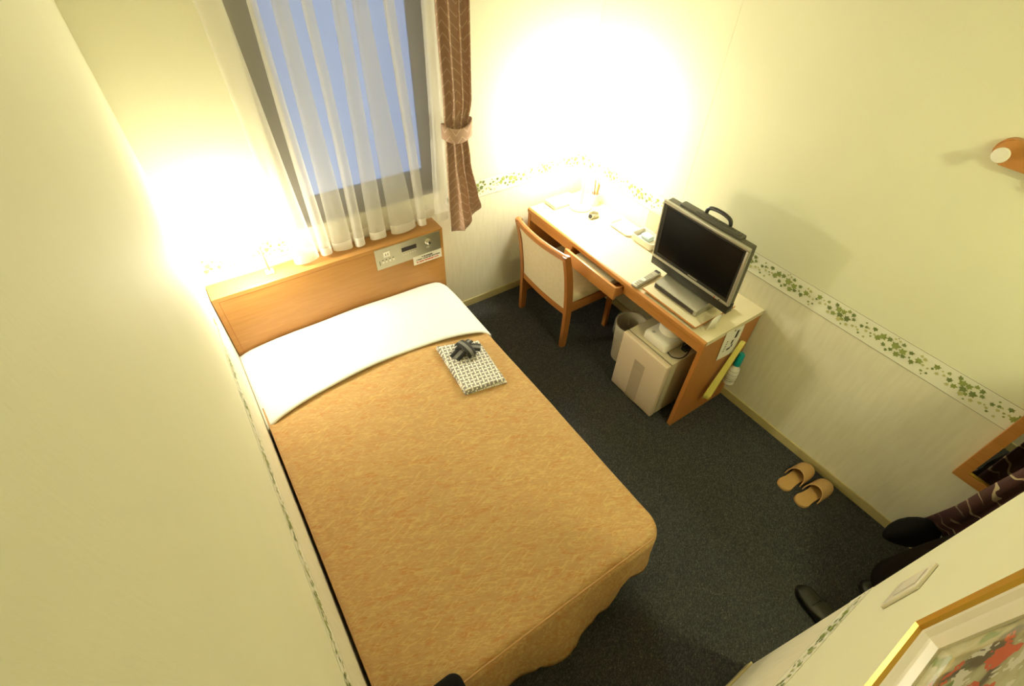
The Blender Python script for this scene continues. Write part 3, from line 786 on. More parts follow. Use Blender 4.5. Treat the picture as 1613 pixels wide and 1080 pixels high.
# remote control
rm = thing('remote_control', 'silver remote control lying on the desk beside the television', 'remote', (2.05, -1.06, DZ))
rmx = at(2.075, -1.058, DZ, .09)
b = B(); box(b, -.108, .108, -.022, .022, .0005, .018, .006, 3, rmx); rb = obj('remote_body', b, 'silver', rm, True)
for i in range(9):
    for j in range(3):
        if i in (3, 4): continue
        b = B(); box(b, -.092 + i * .017, -.082 + i * .017, -.015 + j * .011, -.008 + j * .011, .0175, .020, mx=rmx); obj('button', b, 'greyp', rb)
b = B(); lathe(b, [(.014, .0175), (.014, .0205), (.006, .021), (.006, .0195)], (0, 0, 0), 20, mx=rmx @ at(-.030, 0, 0)); obj('ring_button', b, 'whitep', rb, True)
b = B(); box(b, .085, .104, -.016, .016, .0176, .0195, mx=rmx); obj('sender_window', b, 'ink', rb)
# little card beside the board
b = B(); rr = [[Vector((2.040 + .060 * t + .012 * h, -1.522 - .008 * t - .004 * h, DZ + .001 + .090 * h)) for h in (0, 1)] for t in (0, .2, .4, .6, .8, .93, 1)]
for q, r in enumerate(rr): r[0].y -= .006 * math.sin(q * .5); r[1].z -= (.022, .010, .003, 0, .001, .006, .014)[q]
loft(b, rr, False); o = obj('place_card', b, 'paper', None, True, label='small white curled card standing on the desk beside the television board', cat='card'); solidify(o, .0012)

# items on the far end of the desk
b = B(); box(b, 2.095, 2.30, -.178, -.062, DZ, DZ + .028, .005); gd = obj('guest_folder', b, 'whitep', None, True, label='thick white guest folder lying at the window end of the desk', cat='folder')
b = B(); box(b, 2.0935, 2.0955, -.172, -.068, DZ + .010, DZ + .018); obj('page_edge', b, 'offw', gd)
wt = thing('metal_watch', 'small metal wristwatch lying in the middle of the bright desk top', 'watch', (2.265, -.375, DZ))
b = B(); pts = smooth_path([(2.235 + .034 + .034 * math.cos(a), -.375 + .027 * math.sin(a), DZ + .014) for a in [i * 2 * PI / 10 for i in range(10)]], 4, True); pts.append(pts[0])
rows = [[p + Vector((0, 0, h)) for p in pts] for h in (-.012, .012)]; loft(b, rows, False); o = obj('bracelet', b, 'steel', wt, True); solidify(o, .004)
b = B(); lathe(b, [(.018, 0), (.019, .003), (.017, .009), (.012, .010)], (0, 0, 0), 20, mx=at(2.236, -.384, DZ + .016, .3, ry=-1.2)); obj('watch_case', b, 'chrome', wt, True)
b = B(); lathe(b, [(.0125, .0095), (.0125, .0108)], (0, 0, 0), 20, mx=at(2.236, -.384, DZ + .016, .3, ry=-1.2)); obj('dial', b, 'ink', wt)
# rounded tray with a slot
b = B(); 
def dish(b, x0, x1, y0, y1, z, h, r, wall=.006):
    rings = []
    for (ins, zz) in ((.01, z), (0, z + h * .4), (0, z + h), (wall, z + h), (wall + .004, z + .004)):
        rings.append([Vector((x, y, zz)) for x, y in rrect(x0 + ins, x1 - ins, y0 + ins, y1 - ins, max(.004, r - ins))])
    loft(b, rings, True, True, True)
dish(b, 2.285, 2.41, -.685, -.50, DZ + .0005, .016, .03); tr = obj('white_tray', b, 'whitep', None, True, label='shallow white tray with rounded corners on the desk near the lamp', cat='tray')
# hinged plastic box with a sachet
bxr = thing('amenity_box', 'open cream plastic box with raised lid on the desk behind the television', 'box', (2.36, -.79, DZ))
b = B(); dish(b, 2.290, 2.405, -.872, -.698, DZ + .0005, .050, .022, .005); obj('box_tray', b, 'offw', bxr, True)
b = B(); poly = rrect(-.872, -.698, DZ + .052, DZ + .175, .014); prism(b, poly, 2.408, 2.414, 'x'); obj('lid', b, 'clearbox', bxr, True)
b = B(); box(b, 2.325, 2.375, -.82, -.745, DZ + .028, DZ + .058, .010, 3, None); o = obj('sachet', b, 'blue', None, True, label='pale blue sachet inside the open cream plastic box', cat='sachet')
b = B(); box(b, 2.31, 2.395, -.85, -.72, DZ + .006, DZ + .026, .006, 3); obj('tissue_pack', b, 'paper', None, True, label='flat white tissue pack at the bottom of the cream plastic box', cat='tissue')
# pen pot with pens
pp = thing('pen_pot', 'white pot standing against the wall at the bright corner of the desk', 'pot', (2.375, -.255, DZ))
b = B(); lathe(b, [(.030, DZ + .0005), (.032, DZ + .085), (.029, DZ + .085), (.027, DZ + .006)], (2.375, -.255, 0), 28); obj('pot_body', b, 'whitep', pp, True)
for k, (dx, dy, m, lab) in enumerate(((.012, .030, 'pen_o', 'short orange pen at the window side of the white pot'), (.008, -.004, 'pen_g', 'pale green pencil in the middle of the white pot'), (-.004, -.026, 'pen_o', 'orange pen leaning towards the television in the white pot'))):
    pt = thing('pen', lab, 'pen', (2.375, -.255 + dy * .3, DZ + .007), 'pens in the white pot')
    a = Vector((2.375 + dx * .3, -.255 + dy * .35, DZ + .008)); e_ = Vector((2.375 + dx, -.255 + dy, DZ + .150))
    b = B(); tube(b, [a, e_], .0042, 10); obj('barrel', b, m, pt, True)
    b = B(); d = (e_ - a).normalized(); tube(b, [e_, e_ + d * .012], [.0048, .0035], 10); obj('cap', b, m, pt, True)
# desk lamp (lit)
lb = thing('desk_lamp', 'lit white desk lamp standing in the corner of the desk', 'lamp', (2.26, -.22, DZ))
b = B(); lathe(b, [(.075, DZ + .0005), (.075, DZ + .012), (.05, DZ + .02), (.012, DZ + .026)], (2.27, -.235, 0), 32); obj('base', b, 'whitep', lb, True)
b = B(); tube(b, smooth_path([(2.27, -.235, DZ + .02), (2.27, -.235, DZ + .34), (2.265, -.235, DZ + .45), (2.235, -.25, DZ + .53)], 6), .008); obj('stem', b, 'whitep', lb, True)
b = B(); lathe(b, [(.052, 1.18), (.06, 1.19), (.048, 1.305), (.044, 1.31)], (2.215, -.26, 0), 32); obj('lamp_shade', b, 'globeB', lb, True)

# end panel attachments
EY = DY2
cd = thing('hanging_card', 'white printed card hanging on a pin on the end of the desk', 'card', (2.2, EY - .004, .47))
b = B(); quadp = [(2.126, .692), (2.282, .672), (2.305, .455), (2.150, .470)]
prism(b, quadp, EY - .0045, EY - .003, 'y'); cs = obj('card_sheet', b, 'paper', cd)
b = B()
for x, z, w, h in ((2.232, .600, .020, .055), (2.222, .560, .014, .03), (2.205, .520, .03, .014), (2.235, .53, .012, .022)): b = B(); box(b, x, x + w, EY - .0052, EY - .0045, z, z + h); obj('printed_mark', b, 'ink', cs)
for i in range(5): b = B(); box(b, 2.170, 2.184, EY - .0052, EY - .0045, .60 - i * .018, .605 - i * .018); obj('printed_line', b, 'ink', cs)
b = B(); lathe(b, [(.006, 0), (.006, .003), (.003, .006)], (0, 0, 0), 14, mx=at(2.20, EY - .0045, .676, 0, PI / 2)); obj('pin', b, 'chrome', cd, True)
sh = thing('shoehorn', 'long yellow plastic shoehorn hanging on the end of the desk', 'shoehorn', (2.2, EY - .02, .2))
b = B(); rows = []
top, bot = Vector((2.308, EY - .018, .555)), Vector((2.142, EY - .036, .185))
for k in range(15):
    t = k / 14; c = top.lerp(bot, t); wd = .016 + .008 * t ** 1.5
    if k == 14: wd *= .75
    ax = Vector((.74, -.62, -.26)); rows.append([c + ax * wd * (s + .35) + Vector((-.003 * (s * s), -.005 * (s * s), 0)) for s in (-1, -.6, -.2, .2, .6, 1)])
loft(b, rows, False); o = obj('blade', b, 'yellow', sh, 'all'); solidify(o, .003)
b = B(); tube(b, [(2.312, EY, .543), (2.312, EY - .026, .543)], .004); obj('peg', b, 'chrome', sh)
sb = thing('spray_bottle', 'white spray bottle with teal cap held behind the shoehorn on the desk end', 'bottle', (2.345, EY - .035, .21))
bx, by_ = 2.345, EY - .038
b = B(); lathe(b, [(.027, .205), (.033, .212), (.0335, .295), (.031, .325), (.018, .345), (.017, .358)], (bx, by_, 0), 28); bo = obj('bottle_body', b, 'whitep', sb, True)
b = B(); lathe(b, [(.0338, .228), (.0338, .280)], (bx, by_, 0), 28, False, False); obj('label_band', b, 'offw', bo, True)
for z in (.240, .256, .290, .318): b = B(); lathe(b, [(.0341 if z < .3 else .0318, z), (.0341 if z < .3 else .0318, z + .0018)], (bx, by_, 0), 28, False, False); obj('label_line', b, 'ink', bo)
b = B(); lathe(b, [(.018, .356), (.0215, .358), (.0185, .440), (.013, .448), (.001, .449)], (bx, by_, 0), 28); obj('cap', b, 'teal', sb, True)
b = B(); box(b, bx - .034, bx + .034, EY - .004, EY, .195, .26); tube(b, smooth_path([(bx - .036, EY - .003, .245), (bx - .037, by_ - .01, .245), (bx, by_ - .037, .245), (bx + .037, by_ - .01, .245), (bx + .036, EY - .003, .245)], 5), .0016, 6); box(b, bx - .02, bx + .02, by_ - .02, EY - .001, .200, .2045); obj('holder', b, 'steel', sb)

# ------------------------------------------------------------------ chair
ch = thing('desk_chair', 'wooden desk chair with cream fabric seat and back pulled up to the desk', 'chair', (2.03, -.465, 0))
CY0, CY1 = -.722, -.208
def post(name, y):
    b = B(); pth = smooth_path([(1.833, y, 0), (1.838, y, .20), (1.832, y, .40), (1.806, y, .60), (1.766, y, .765)], 6); rows = []
    for i, p in enumerate(pth):
        t = i / (len(pth) - 1); wx = .020 + .004 * math.sin(t * PI); wy = .0145
        rows.append([p + Vector((sx * wx, sy * wy, 0)) for sx, sy in ((-1, -1), (1, -1), (1, 1), (-1, 1))])
    loft(b, rows, True, True, True); bmesh.ops.bevel(b, geom=[e for e in b.edges if abs(e.verts[0].co.z - e.verts[1].co.z) > .005], offset=.004, segments=2, affect='EDGES')
    obj(name, b, 'chairwood', ch, True)
post('rear_leg', CY0 + .015); post('rear_leg', CY1 - .015)
def backx(z):
    for (z0, x0), (z1, x1) in zip(((.0, 1.833), (.2, 1.838), (.4, 1.832), (.6, 1.806), (.765, 1.766)), ((.2, 1.838), (.4, 1.832), (.6, 1.806), (.765, 1.766), (.9, 1.73))):
        if z <= z1: return x0 + (x1 - x0) * (z - z0) / (z1 - z0)
ya, yb = CY0 + .030, CY1 - .030
b = B(); rows = []
for k in range(13):
    s = k / 12; y = CY0 + (CY1 - CY0) * s; cx = -.030 * (1 - (2 * s - 1) ** 2)
    rows.append([Vector((backx(.752) + cx + dx, y, z)) for dx, z in ((-.018, .738), (-.014, .764), (-.004, .770), (.010, .768), (.016, .745))])
loft(b, rows, True, True, True); obj('top_rail', b, 'chairwood', ch, True)
b = B(); rows = []
for k in range(9):
    s = k / 8; y = ya + (yb - ya) * s; cx = -.012 * (1 - (2 * s - 1) ** 2)
    rows.append([Vector((backx(.30) + cx + dx, y, z)) for dx, z in ((-.014, .282), (-.014, .328), (.012, .328), (.012, .282))])
loft(b, rows, True, True, True); obj('lower_rail', b, 'chairwood', ch, True)
b = B(); rows = []
for k in range(13):
    s = k / 12; y = ya + .001 + (yb - ya - .002) * s; bow = (1 - (2 * s - 1) ** 2); r = []
    for j in range(11):
        z = .330 + (.740 - .330) * j / 10; cx = -(.012 + .016 * j / 10) * bow
        r.append(Vector((backx(z) - .014 + cx - .004 * bow * math.sin(j / 10 * PI), y, z)))
    for j in range(10, -1, -1):
        z = .330 + (.740 - .330) * j / 10; cx = -(.012 + .016 * j / 10) * bow
        r.append(Vector((backx(z) + .016 + cx + .008 * bow * math.sin(j / 10 * PI), y, z)))
    rows.append(r)
loft(b, rows, True, True, True); obj('back_cushion', b, 'chairfab', ch, True)
for y in (CY0 + .018, CY1 - .018):
    b = B(); vs = box(b, 2.205, 2.240, y - .016, y + .016, 0, .370, .003)
    for v in vs:
        if v.co.z < .1: v.co.x = 2.222 + (v.co.x - 2.222) * .75
    obj('front_leg', b, 'chairwood', ch, True)
    b = B(); box(b, 1.852, 2.205, y - .012, y + .012, .300, .368, .003); obj('seat_rail', b, 'chairwood', ch, True)
b = B(); box(b, 2.212, 2.236, CY0 + .034, CY1 - .034, .300, .368, .003); obj('seat_rail', b, 'chairwood', ch, True)
b = B(); box(b, 1.850, 2.255, CY0 + .006, CY1 - .006, .369, .428, .022, 4); obj('seat', b, 'chairfab', ch, True)

# ------------------------------------------------------------------ refrigerator etc
fg = thing('mini_fridge', 'small beige refrigerator under the television end of the desk', 'fridge', (2.14, -1.305, 0))
FY0, FY1, FXA, FXB, FZ = -1.478, -1.134, 1.897, 2.385, .452
b = B(); box(b, FXA + .042, FXB, FY0 + .002, FY1 - .002, .014, FZ, .006); fb = obj('fridge_body', b, 'fridge_body', fg, True)
for x in (FXA + .07, FXB - .03):
    for y in (FY0 + .04, FY1 - .04):
        b = B(); lathe(b, [(.014, 0), (.014, .014)], (x, y, 0), 14); obj('foot', b, 'black', fg)
b = B(); box(b, FXA, FXA + .038, FY0, FY1, .012, FZ, .008, 3); dn = obj('fridge_door', b, 'fridge', fg, True)
b = B(); box(b, FXA + .038, FXA + .042, FY0 + .006, FY1 - .006, .02, FZ - .006); obj('door_seal', b, 'darkgrey', fg)
b = B(); box(b, FXA - .0012, FXA + .004, -1.343, -1.262, .014, .335, .001); hs = obj('handle_strip', b, 'fridge_stripe', dn)
b = B(); box(b, FXA - .0020, FXA - .001, -1.325, -1.282, .312, .314); obj('nameplate_line', b, 'greyp', hs)
b = B(); box(b, FXA - .0020, FXA - .001, -1.325, -1.282, .262, .264); obj('nameplate_line', b, 'greyp', hs)
# white appliance on the fridge
wp = thing('water_boiler', 'white rounded plastic appliance standing on top of the small refrigerator', 'appliance', (2.02, -1.31, FZ))
b = B(); rings = []
for ins, z in ((.006, FZ + .0005), (.0, FZ + .008), (.0, FZ + .045), (.004, FZ + .055), (.014, FZ + .060)):
    rings.append([Vector((x, y, z)) for x, y in rrect(1.955 + ins, 2.17 - ins, -1.395 + ins, -1.225 - ins, .018)])
loft(b, rings, True, True, True); wb = obj('housing', b, 'whitep', wp, True)
b = B(); lathe(b, [(.009, FZ + .060), (.009, FZ + .0625), (.001, FZ + .063)], (1.985, -1.268, 0), 18); obj('button', b, 'greyp', wb, True)
b = B(); lathe(b, [(.070, FZ + .060), (.072, FZ + .110), (.060, FZ + .118), (.052, FZ + .112)], (2.085, -1.31, 0), 32); obj('jug_rim', b, 'whitep', wp, True)
b = B(); tube(b, smooth_path([(1.985, -1.3945, FZ + .004), (1.978, -1.43, FZ + .004), (2.005, -1.462, FZ + .004), (2.05, -1.466, FZ + .004), (2.11, -1.445, FZ + .006), (2.13, -1.42, FZ + .012), (2.10, -1.405, FZ + .02), (2.07, -1.425, FZ + .02), (2.09, -1.45, FZ + .02), (2.135, -1.44, FZ + .012), (2.16, -1.41, FZ + .010), (2.20, -1.40, FZ + .006), (2.28, -1.38, FZ + .004)], 7), .0032, 8)
obj('power_cable', b, 'black', None, True, label='thin black power cable coiled on top of the small refrigerator', cat='cable')
b = B(); box(b, 2.065, 2.12, -1.45, -1.415, FZ + .0005, FZ + .024, .006); obj('cable_plug', b, 'black', None, True, label='black plug block lying beside the coiled cable on the refrigerator', cat='plug')
# waste bin
bn = thing('waste_bin', 'beige plastic waste bin with clear liner beside the small refrigerator', 'bin', (2.13, -1.0, 0))
b = B(); lathe(b, [(.082, .0005), (.085, .004), (.100, .30), (.097, .30), (.083, .012)], (2.13, -1.005, 0), 40); bb_ = obj('bin_body', b, 'bin', bn, True)
b = B(); lathe(b, [(.1005, .293), (.103, .296), (.103, .302), (.0995, .303)], (2.13, -1.005, 0), 40, False, False); obj('rim', b, 'bin', bb_, True)
b = B(); rings = []
for r, z in ((.060, .10), (.090, .20), (.0955, .304), (.1075, .308), (.1085, .27), (.1075, .215)):
    rings.append([Vector((2.13 + (r + .003 * math.sin(9 * a) * (1 if z < .27 else .35)) * math.cos(a), -1.005 + (r + .003 * math.sin(9 * a) * (1 if z < .27 else .35)) * math.sin(a), z + .008 * math.sin(5 * a) * (1 if z == .215 else 0))) for a in [2 * PI * i / 48 for i in range(48)]])
loft(b, rings, True); obj('liner', b, 'film', bn, 'all')

# ------------------------------------------------------------------ slippers
def slipper(loc, rz, label):
    r = thing('slipper', label, 'slipper', (0, 0, 0), 'tan slippers by the skirting board')
    def outline(k=1.0):
        pts = [(-.132, 0), (-.122, .028), (-.095, .039), (-.05, .034), (0, .036), (.05, .044), (.095, .041), (.122, .026), (.133, 0)]
        pts = pts + [(x, -y) for x, y in pts[-2:0:-1]]
        return [p for p in smooth_path([(x * k, y * k, 0) for x, y in pts], 4, True)]
    b = B(); o0 = outline(); loft(b, [[Vector((p.x, p.y, 0)) * 1 + Vector((0, 0, .001)) for p in o0], [Vector((p.x, p.y, .014)) for p in o0], [Vector((p.x * .975, p.y * .95, .018)) for p in o0]], True, True, True); obj('sole', b, 'slip_in', r, True)
    b = B(); rows = []
    for i in range(15):
        t = i / 14; x = -.022 + .153 * t
        w = .0455 * (1 - max(0, (t - .45) / .55) ** 2.6) + .002; h = .062 * (1 - .42 * t) * (1 - max(0, (t - .55) / .45) ** 2.4) + .014
        if i == 14: w, h = .006, .014
        rr = []
        for j in range(17):
            a = PI * j / 16; s = math.sin(a)
            xx = x + (.018 * s * (1 - t) if True else 0) - .010 * (1 - s) * (1 - t)
            rr.append(Vector((xx, w * math.cos(a) * (1 + .05 * s), .004 + (h - .004) * s ** .75)))
        rows.append(rr)
    loft(b, rows, False); o = obj('upper', b, 'slipper', r, 'all'); solidify(o, .004)
    b = B(); tube(b, rows[0], .0032, 8); obj('edge_binding', b, 'slipper', r, True)
    r.location = loc; r.rotation_euler.z = rz; return r
s1 = slipper((2.300, -2.213, 0), -.07, 'tan slipper farther from the black shoe, nearer the desk')
s2 = dup(s1, (2.292, -2.326, 0), 'tan slipper nearer the mirror, in front of the other slipper', -.11)

# ------------------------------------------------------------------ coat rail and mirror on the right wall
hk = thing('coat_rail', 'rounded orange wood coat rail with white pegs high on the right wall', 'coat rail', (W, -2.3, 1.7))
b = B(); pl = [(y, z) for y, z in rrect(-2.78, -2.012, 1.710, 1.795, .0424, 8)]; prism(b, pl, W - .030, W - .0005, 'x'); bmesh.ops.bevel(b, geom=[e for e in b.edges if abs(e.verts[0].co.x - (W - .03)) < 1e-5 and abs(e.verts[1].co.x - (W - .03)) < 1e-5], offset=.006, segments=2, affect='EDGES'); obj('rail_board', b, 'wood_y', hk, True)
for y in (-2.050, -2.26, -2.48, -2.70):
    b = B(); lathe(b, [(.011, 0), (.011, .030), (.0235, .036), (.0245, .044), (.022, .048), (.001, .049)], (0, 0, 0), 28, mx=at(W - .030, y, 1.751, 0, 0, -PI / 2)); obj('peg', b, 'whitep', hk, True)
mr = thing('wall_mirror', 'tall mirror in an orange wood frame on the right wall', 'mirror', (W, -2.9, .53))
MY0, MY1, MZ0, MZ1 = -3.05, -2.628, .548, 1.60
b = B(); fw = .042
for y0, y1, z0, z1 in ((MY0, MY1, MZ0, MZ0 + fw), (MY0, MY1, MZ1 - fw, MZ1), (MY0, MY0 + fw, MZ0 + fw, MZ1 - fw), (MY1 - fw, MY1, MZ0 + fw, MZ1 - fw)): box(b, W - .026, W - .001, y0, y1, z0, z1, .002)
obj('mirror_frame', b, 'wood_y', mr)
b = B(); box(b, W - .014, W - .010, MY0 + fw, MY1 - fw, MZ0 + fw, MZ1 - fw); obj('mirror_glass', b, 'mirror', mr)
b = B(); box(b, W - .022, W - .014, MY0 + fw, MY1 - fw, MZ0 + fw, MZ0 + fw + .005); obj('gilt_bead', b, 'gold', mr)

# ------------------------------------------------------------------ bathroom wall: picture and switch
pc = thing('framed_picture', 'floral print in a gold and cream frame on the bathroom wall', 'picture', (.5, BY, 1.62))
PX0, PX1, PZ0, PZ1 = .20, .795, 1.625, 2.14
def frame_ring(name, m, prof):
    b = B(); x0, x1, z0, z1 = PX0, PX1, PZ0, PZ1
    def ring(o, d): return [Vector((x0 + o, BY + d, z0 + o)), Vector((x1 - o, BY + d, z0 + o)), Vector((x1 - o, BY + d, z1 - o)), Vector((x0 + o, BY + d, z1 - o))]
    loft(b, [ring(o, d) for o, d in prof], True)
    return obj(name, b, m, pc, False)
frame_ring('outer_moulding', 'cream', [(0, .0005), (0, .010), (.004, .013), (.009, .012), (.010, .0005)])
frame_ring('gilt_moulding', 'gold', [(.010, .002), (.010, .014), (.013, .024), (.019, .031), (.026, .033), (.033, .029), (.036, .020), (.036, .002)])
frame_ring('cream_moulding', 'cream', [(.036, .002), (.036, .022), (.040, .025), (.046, .024), (.052, .018), (.052, .002)])
frame_ring('inner_moulding', 'cream', [(.052, .002), (.052, .018), (.057, .016), (.068, .009), (.068, .002)])
b = B(); box(b, PX0 + .067, PX1 - .067, BY + .001, BY + .006, PZ0 + .067, PZ1 - .067); obj('print', b, 'art', pc)
sw = thing('light_switch', 'cream wall switch plate with a wide rocker on the bathroom wall', 'switch', (1.11, BY, 1.24))
b = B(); box(b, 1.062, 1.150, BY, BY + .008, 1.245, 1.375, .003, 3); pp_ = obj('plate', b, 'cream', sw, True)
b = B(); box(b, 1.080, 1.132, BY + .008, BY + .0095, 1.285, 1.360, .001); obj('rocker', b, 'offw', sw)
b = B(); box(b, 1.079, 1.133, BY + .0078, BY + .0084, 1.283, 1.362); obj('rocker_gap', b, 'greyp', sw)

# ------------------------------------------------------------------ ceiling downlight in the passage
dl = thing('ceiling_light', 'round downlight in the passage ceiling outside the bathroom wall', 'ceiling light', (1.65, -3.26, CEIL - .03))
b = B(); lathe(b, [(.11, CEIL - .0005), (.11, CEIL - .02), (.09, CEIL - .024)], (1.65, -3.26, 0), 36, True, False); obj('trim_ring', b, 'whitep', dl, True)
b = B(); lathe(b, [(.088, CEIL - .021), (.088, CEIL - .026)], (1.65, -3.26, 0), 36); obj('diffuser', b, 'globeC', dl)

# ------------------------------------------------------------------ black pouch on the bed foot
pz = bed_top(.2, -2.06)
bg = thing('black_pouch', 'soft black pouch with a strap lying at the foot of the bedspread', 'pouch', (.19, -2.08, pz))
b = B(); rings = []
for k in range(11):
    a = PI * k / 10; z = pz + .006 + .024 * (1 - math.cos(a)); s = math.sin(a) ** .6 if 0 < k < 10 else .05
    rings.append([Vector((.195 + (x - .195) * s, -2.11 + (y + 2.11) * s, z + .004 * math.sin(x * 40))) for x, y in rrect(.105, .268, -2.165, -2.060, .035)])
loft(b, rings, True, True, True); obj('pouch_body', b, 'black_cloth', bg, 'all')
b = B(); tube(b, smooth_path([(.135, -2.09, pz + .04), (.100, -2.045, pz + .046), (.070, -2.005, pz + .046), (.046, -2.01, pz + .040), (.036, -2.05, pz + .028)], 6), .012, 8); obj('strap', b, 'black_cloth', bg, True)

# ------------------------------------------------------------------ person in the passage
def skin_obj(name, joints, edges, m, parent, sub=2):
    me = bpy.data.meshes.new(name); org = wloc(parent)
    me.from_pydata([Vector(j[0]) - org for j in joints], edges, [])
    me.materials.append(M[m]); o = bpy.data.objects.new(name, me); COL.objects.link(o); o.parent = parent
    md = o.modifiers.new('skin', 'SKIN'); md.use_smooth_shade = True
    for v, j in zip(me.skin_vertices[0].data, joints):
        r = j[1]; v.radius = (r, r) if not isinstance(r, tuple) else r
    me.skin_vertices[0].data[0].use_root = True
    s = o.modifiers.new('sub', 'SUBSURF'); s.levels = sub; s.render_levels = sub
    return o
pr = thing('person', 'person in black shoes, dark trousers and burgundy striped wrap standing in the passage', 'person', (2.0, -2.88, 0))
PXc, PYc = 2.02, -2.95
J = [((PXc, PYc, .93), .11), ((PXc, PYc, 1.08), .10), ((PXc, PYc - .01, 1.25), .125), ((PXc, PYc - .01, 1.38), .10), ((PXc, PYc, 1.47), .056), ((PXc, PYc + .008, 1.53), .060), ((PXc, PYc + .022, 1.60), (.086, .095)), ((PXc, PYc + .015, 1.675), (.096, .108)),
     ((PXc - .09, PYc + .01, .86), .088), ((1.84, -2.86, .49), .058), ((1.750, -2.800, .10), .036), ((1.755, -2.70, .035), .018),
     ((PXc + .085, PYc + .01, .86), .088), ((2.07, -2.87, .49), .058), ((2.030, -2.840, .10), .036), ((2.045, -2.765, .045), .030),
     ((PXc - .17, PYc - .01, 1.40), .052), ((PXc - .23, PYc - .02, 1.12), .040), ((PXc - .24, PYc + .06, .90), .028),
     ((PXc + .17, PYc - .01, 1.40), .052), ((PXc + .24, PYc - .02, 1.12), .040), ((PXc + .25, PYc + .06, .90), .028)]
Ed = [(0, 1), (1, 2), (2, 3), (3, 4), (4, 5), (5, 6), (6, 7), (0, 8), (8, 9), (9, 10), (10, 11), (0, 12), (12, 13), (13, 14), (14, 15), (3, 16), (16, 17), (17, 18), (3, 19), (19, 20), (20, 21)]
for sgn, wi in ((-1, 18), (1, 21)):          # palm, four fingers and a thumb on each hand
    w0 = Vector(J[wi][0]); pc0 = len(J); J.append(((w0.x, w0.y + .015, w0.z - .055), .026)); Ed.append((wi, pc0))
    for f in range(4):
        p = w0 + Vector((0, .015 + (f - 1.5) * .019, -.095)); ln = (.062, .074, .068, .054)[f]
        k = len(J); J.append((tuple(p), .0095)); J.append((tuple(p + Vector((-sgn * .008, .004, -ln * .5))), .0085)); J.append((tuple(p + Vector((-sgn * .022, .006, -ln))), .0075)); Ed += [(pc0, k), (k, k + 1), (k + 1, k + 2)]
    k = len(J); J.append(((w0.x - sgn * .012, w0.y + .045, w0.z - .055), .011)); J.append(((w0.x - sgn * .022, w0.y + .060, w0.z - .095), .009)); Ed += [(pc0, k), (k, k + 1)]
skin_obj('body', J, Ed, 'skin', pr)
TJ = [((PXc, PYc, 1.03), .135), ((PXc - .09, PYc + .01, .84), .105), ((1.84, -2.86, .49), .085), ((1.762, -2.805, .10), .080),
      ((PXc + .085, PYc + .01, .84), .105), ((2.09, -2.85, .49), .115), ((2.050, -2.800, .22), .115), ((2.030, -2.785, .10), .112)]
skin_obj('trousers', TJ, [(0, 1), (1, 2), (2, 3), (0, 4), (4, 5), (5, 6), (6, 7)], 'trouser', pr)
CJ = [((PXc, PYc - .005, 1.02), .155), ((PXc, PYc - .01, 1.25), .145), ((PXc, PYc - .01, 1.395), .115), ((PXc, PYc, .80), .175), ((PXc - .18, PYc - .01, 1.39), .07), ((PXc - .235, PYc - .02, 1.12), .056), ((PXc - .24, PYc + .05, .93), .044), ((PXc + .18, PYc - .01, 1.39), .07), ((PXc + .245, PYc - .02, 1.12), .056), ((PXc + .25, PYc + .05, .93), .044)]
skin_obj('jacket', CJ, [(0, 1), (1, 2), (0, 3), (2, 4), (4, 5), (5, 6), (2, 7), (7, 8), (8, 9)], 'trouser', pr)
# shoes
def shoe(name, toe, heel, h=.085):
    toe, heel = Vector(toe), Vector(heel); d = (toe - heel); L = d.length; d.normalize(); s = Vector((-d.y, d.x, 0))
    b = B(); rings = []
    for k in range(17):
        t = k / 16; c = heel + d * L * t
        w = .034 + .016 * math.sin(min(1, t * 1.25) * PI * .75); 
        if t > .8: w *= math.sqrt(max(.02, 1 - ((t - .8) / .205) ** 2))
        if t < .12: w *= math.sqrt(max(.05, 1 - ((.12 - t) / .125) ** 2))
        hh = h if t < .35 else h - (h - .047) * min(1, (t - .35) / .35) ** .8
        if t > .82: hh *= 1 - .5 * ((t - .82) / .18) ** 2
        ring = []
        for j in range(20):
            a = 2 * PI * j / 20; u, v = math.cos(a), math.sin(a)
            ring.append(c + s * w * (abs(u) ** .8) * (1 if u > 0 else -1) + Vector((0, 0, .001 + hh * (.5 + .5 * (abs(v) ** .8) * (1 if v > 0 else -1)))))
        rings.append(ring)
    loft(b, rings, True, True, True); sh_ = obj(name, b, 'shoe', pr, 'all')
    b = B(); rings = [[Vector((p.x, p.y, z)) for p in [heel + d * L * t + s * wv for t, wv in ol]] for ol, z in ((sole(1.05), .0005), (sole(1.05), .012))]
    loft(b, rings, True, True, True); obj('shoe_sole', b, 'shoe', sh_, True)
    # crease line across the vamp
    b = B(); c = heel + d * L * .68; tube(b, smooth_path([c + s * .044 + Vector((0, 0, .028)), c + s * .02 + Vector((0, 0, .052)), c - s * .02 + Vector((0, 0, .052)), c - s * .044 + Vector((0, 0, .028))], 5), .0022, 6); obj('toe_seam', b, 'shoe', sh_, True)
def sole(k):
    ts = [.0, .02, .1, .3, .55, .75, .88, .96, 1.0]; ws = [.010, .022, .033, .036, .042, .048, .040, .024, .008]
    return [(t, w * k) for t, w in zip(ts, ws)] + [(t, -w * k) for t, w in zip(ts[::-1], ws[::-1])]
shoe('shoe', (1.790, -2.560, 0), (1.735, -2.835, 0)); shoe('shoe', (2.060, -2.715, 0), (2.030, -2.985, 0))
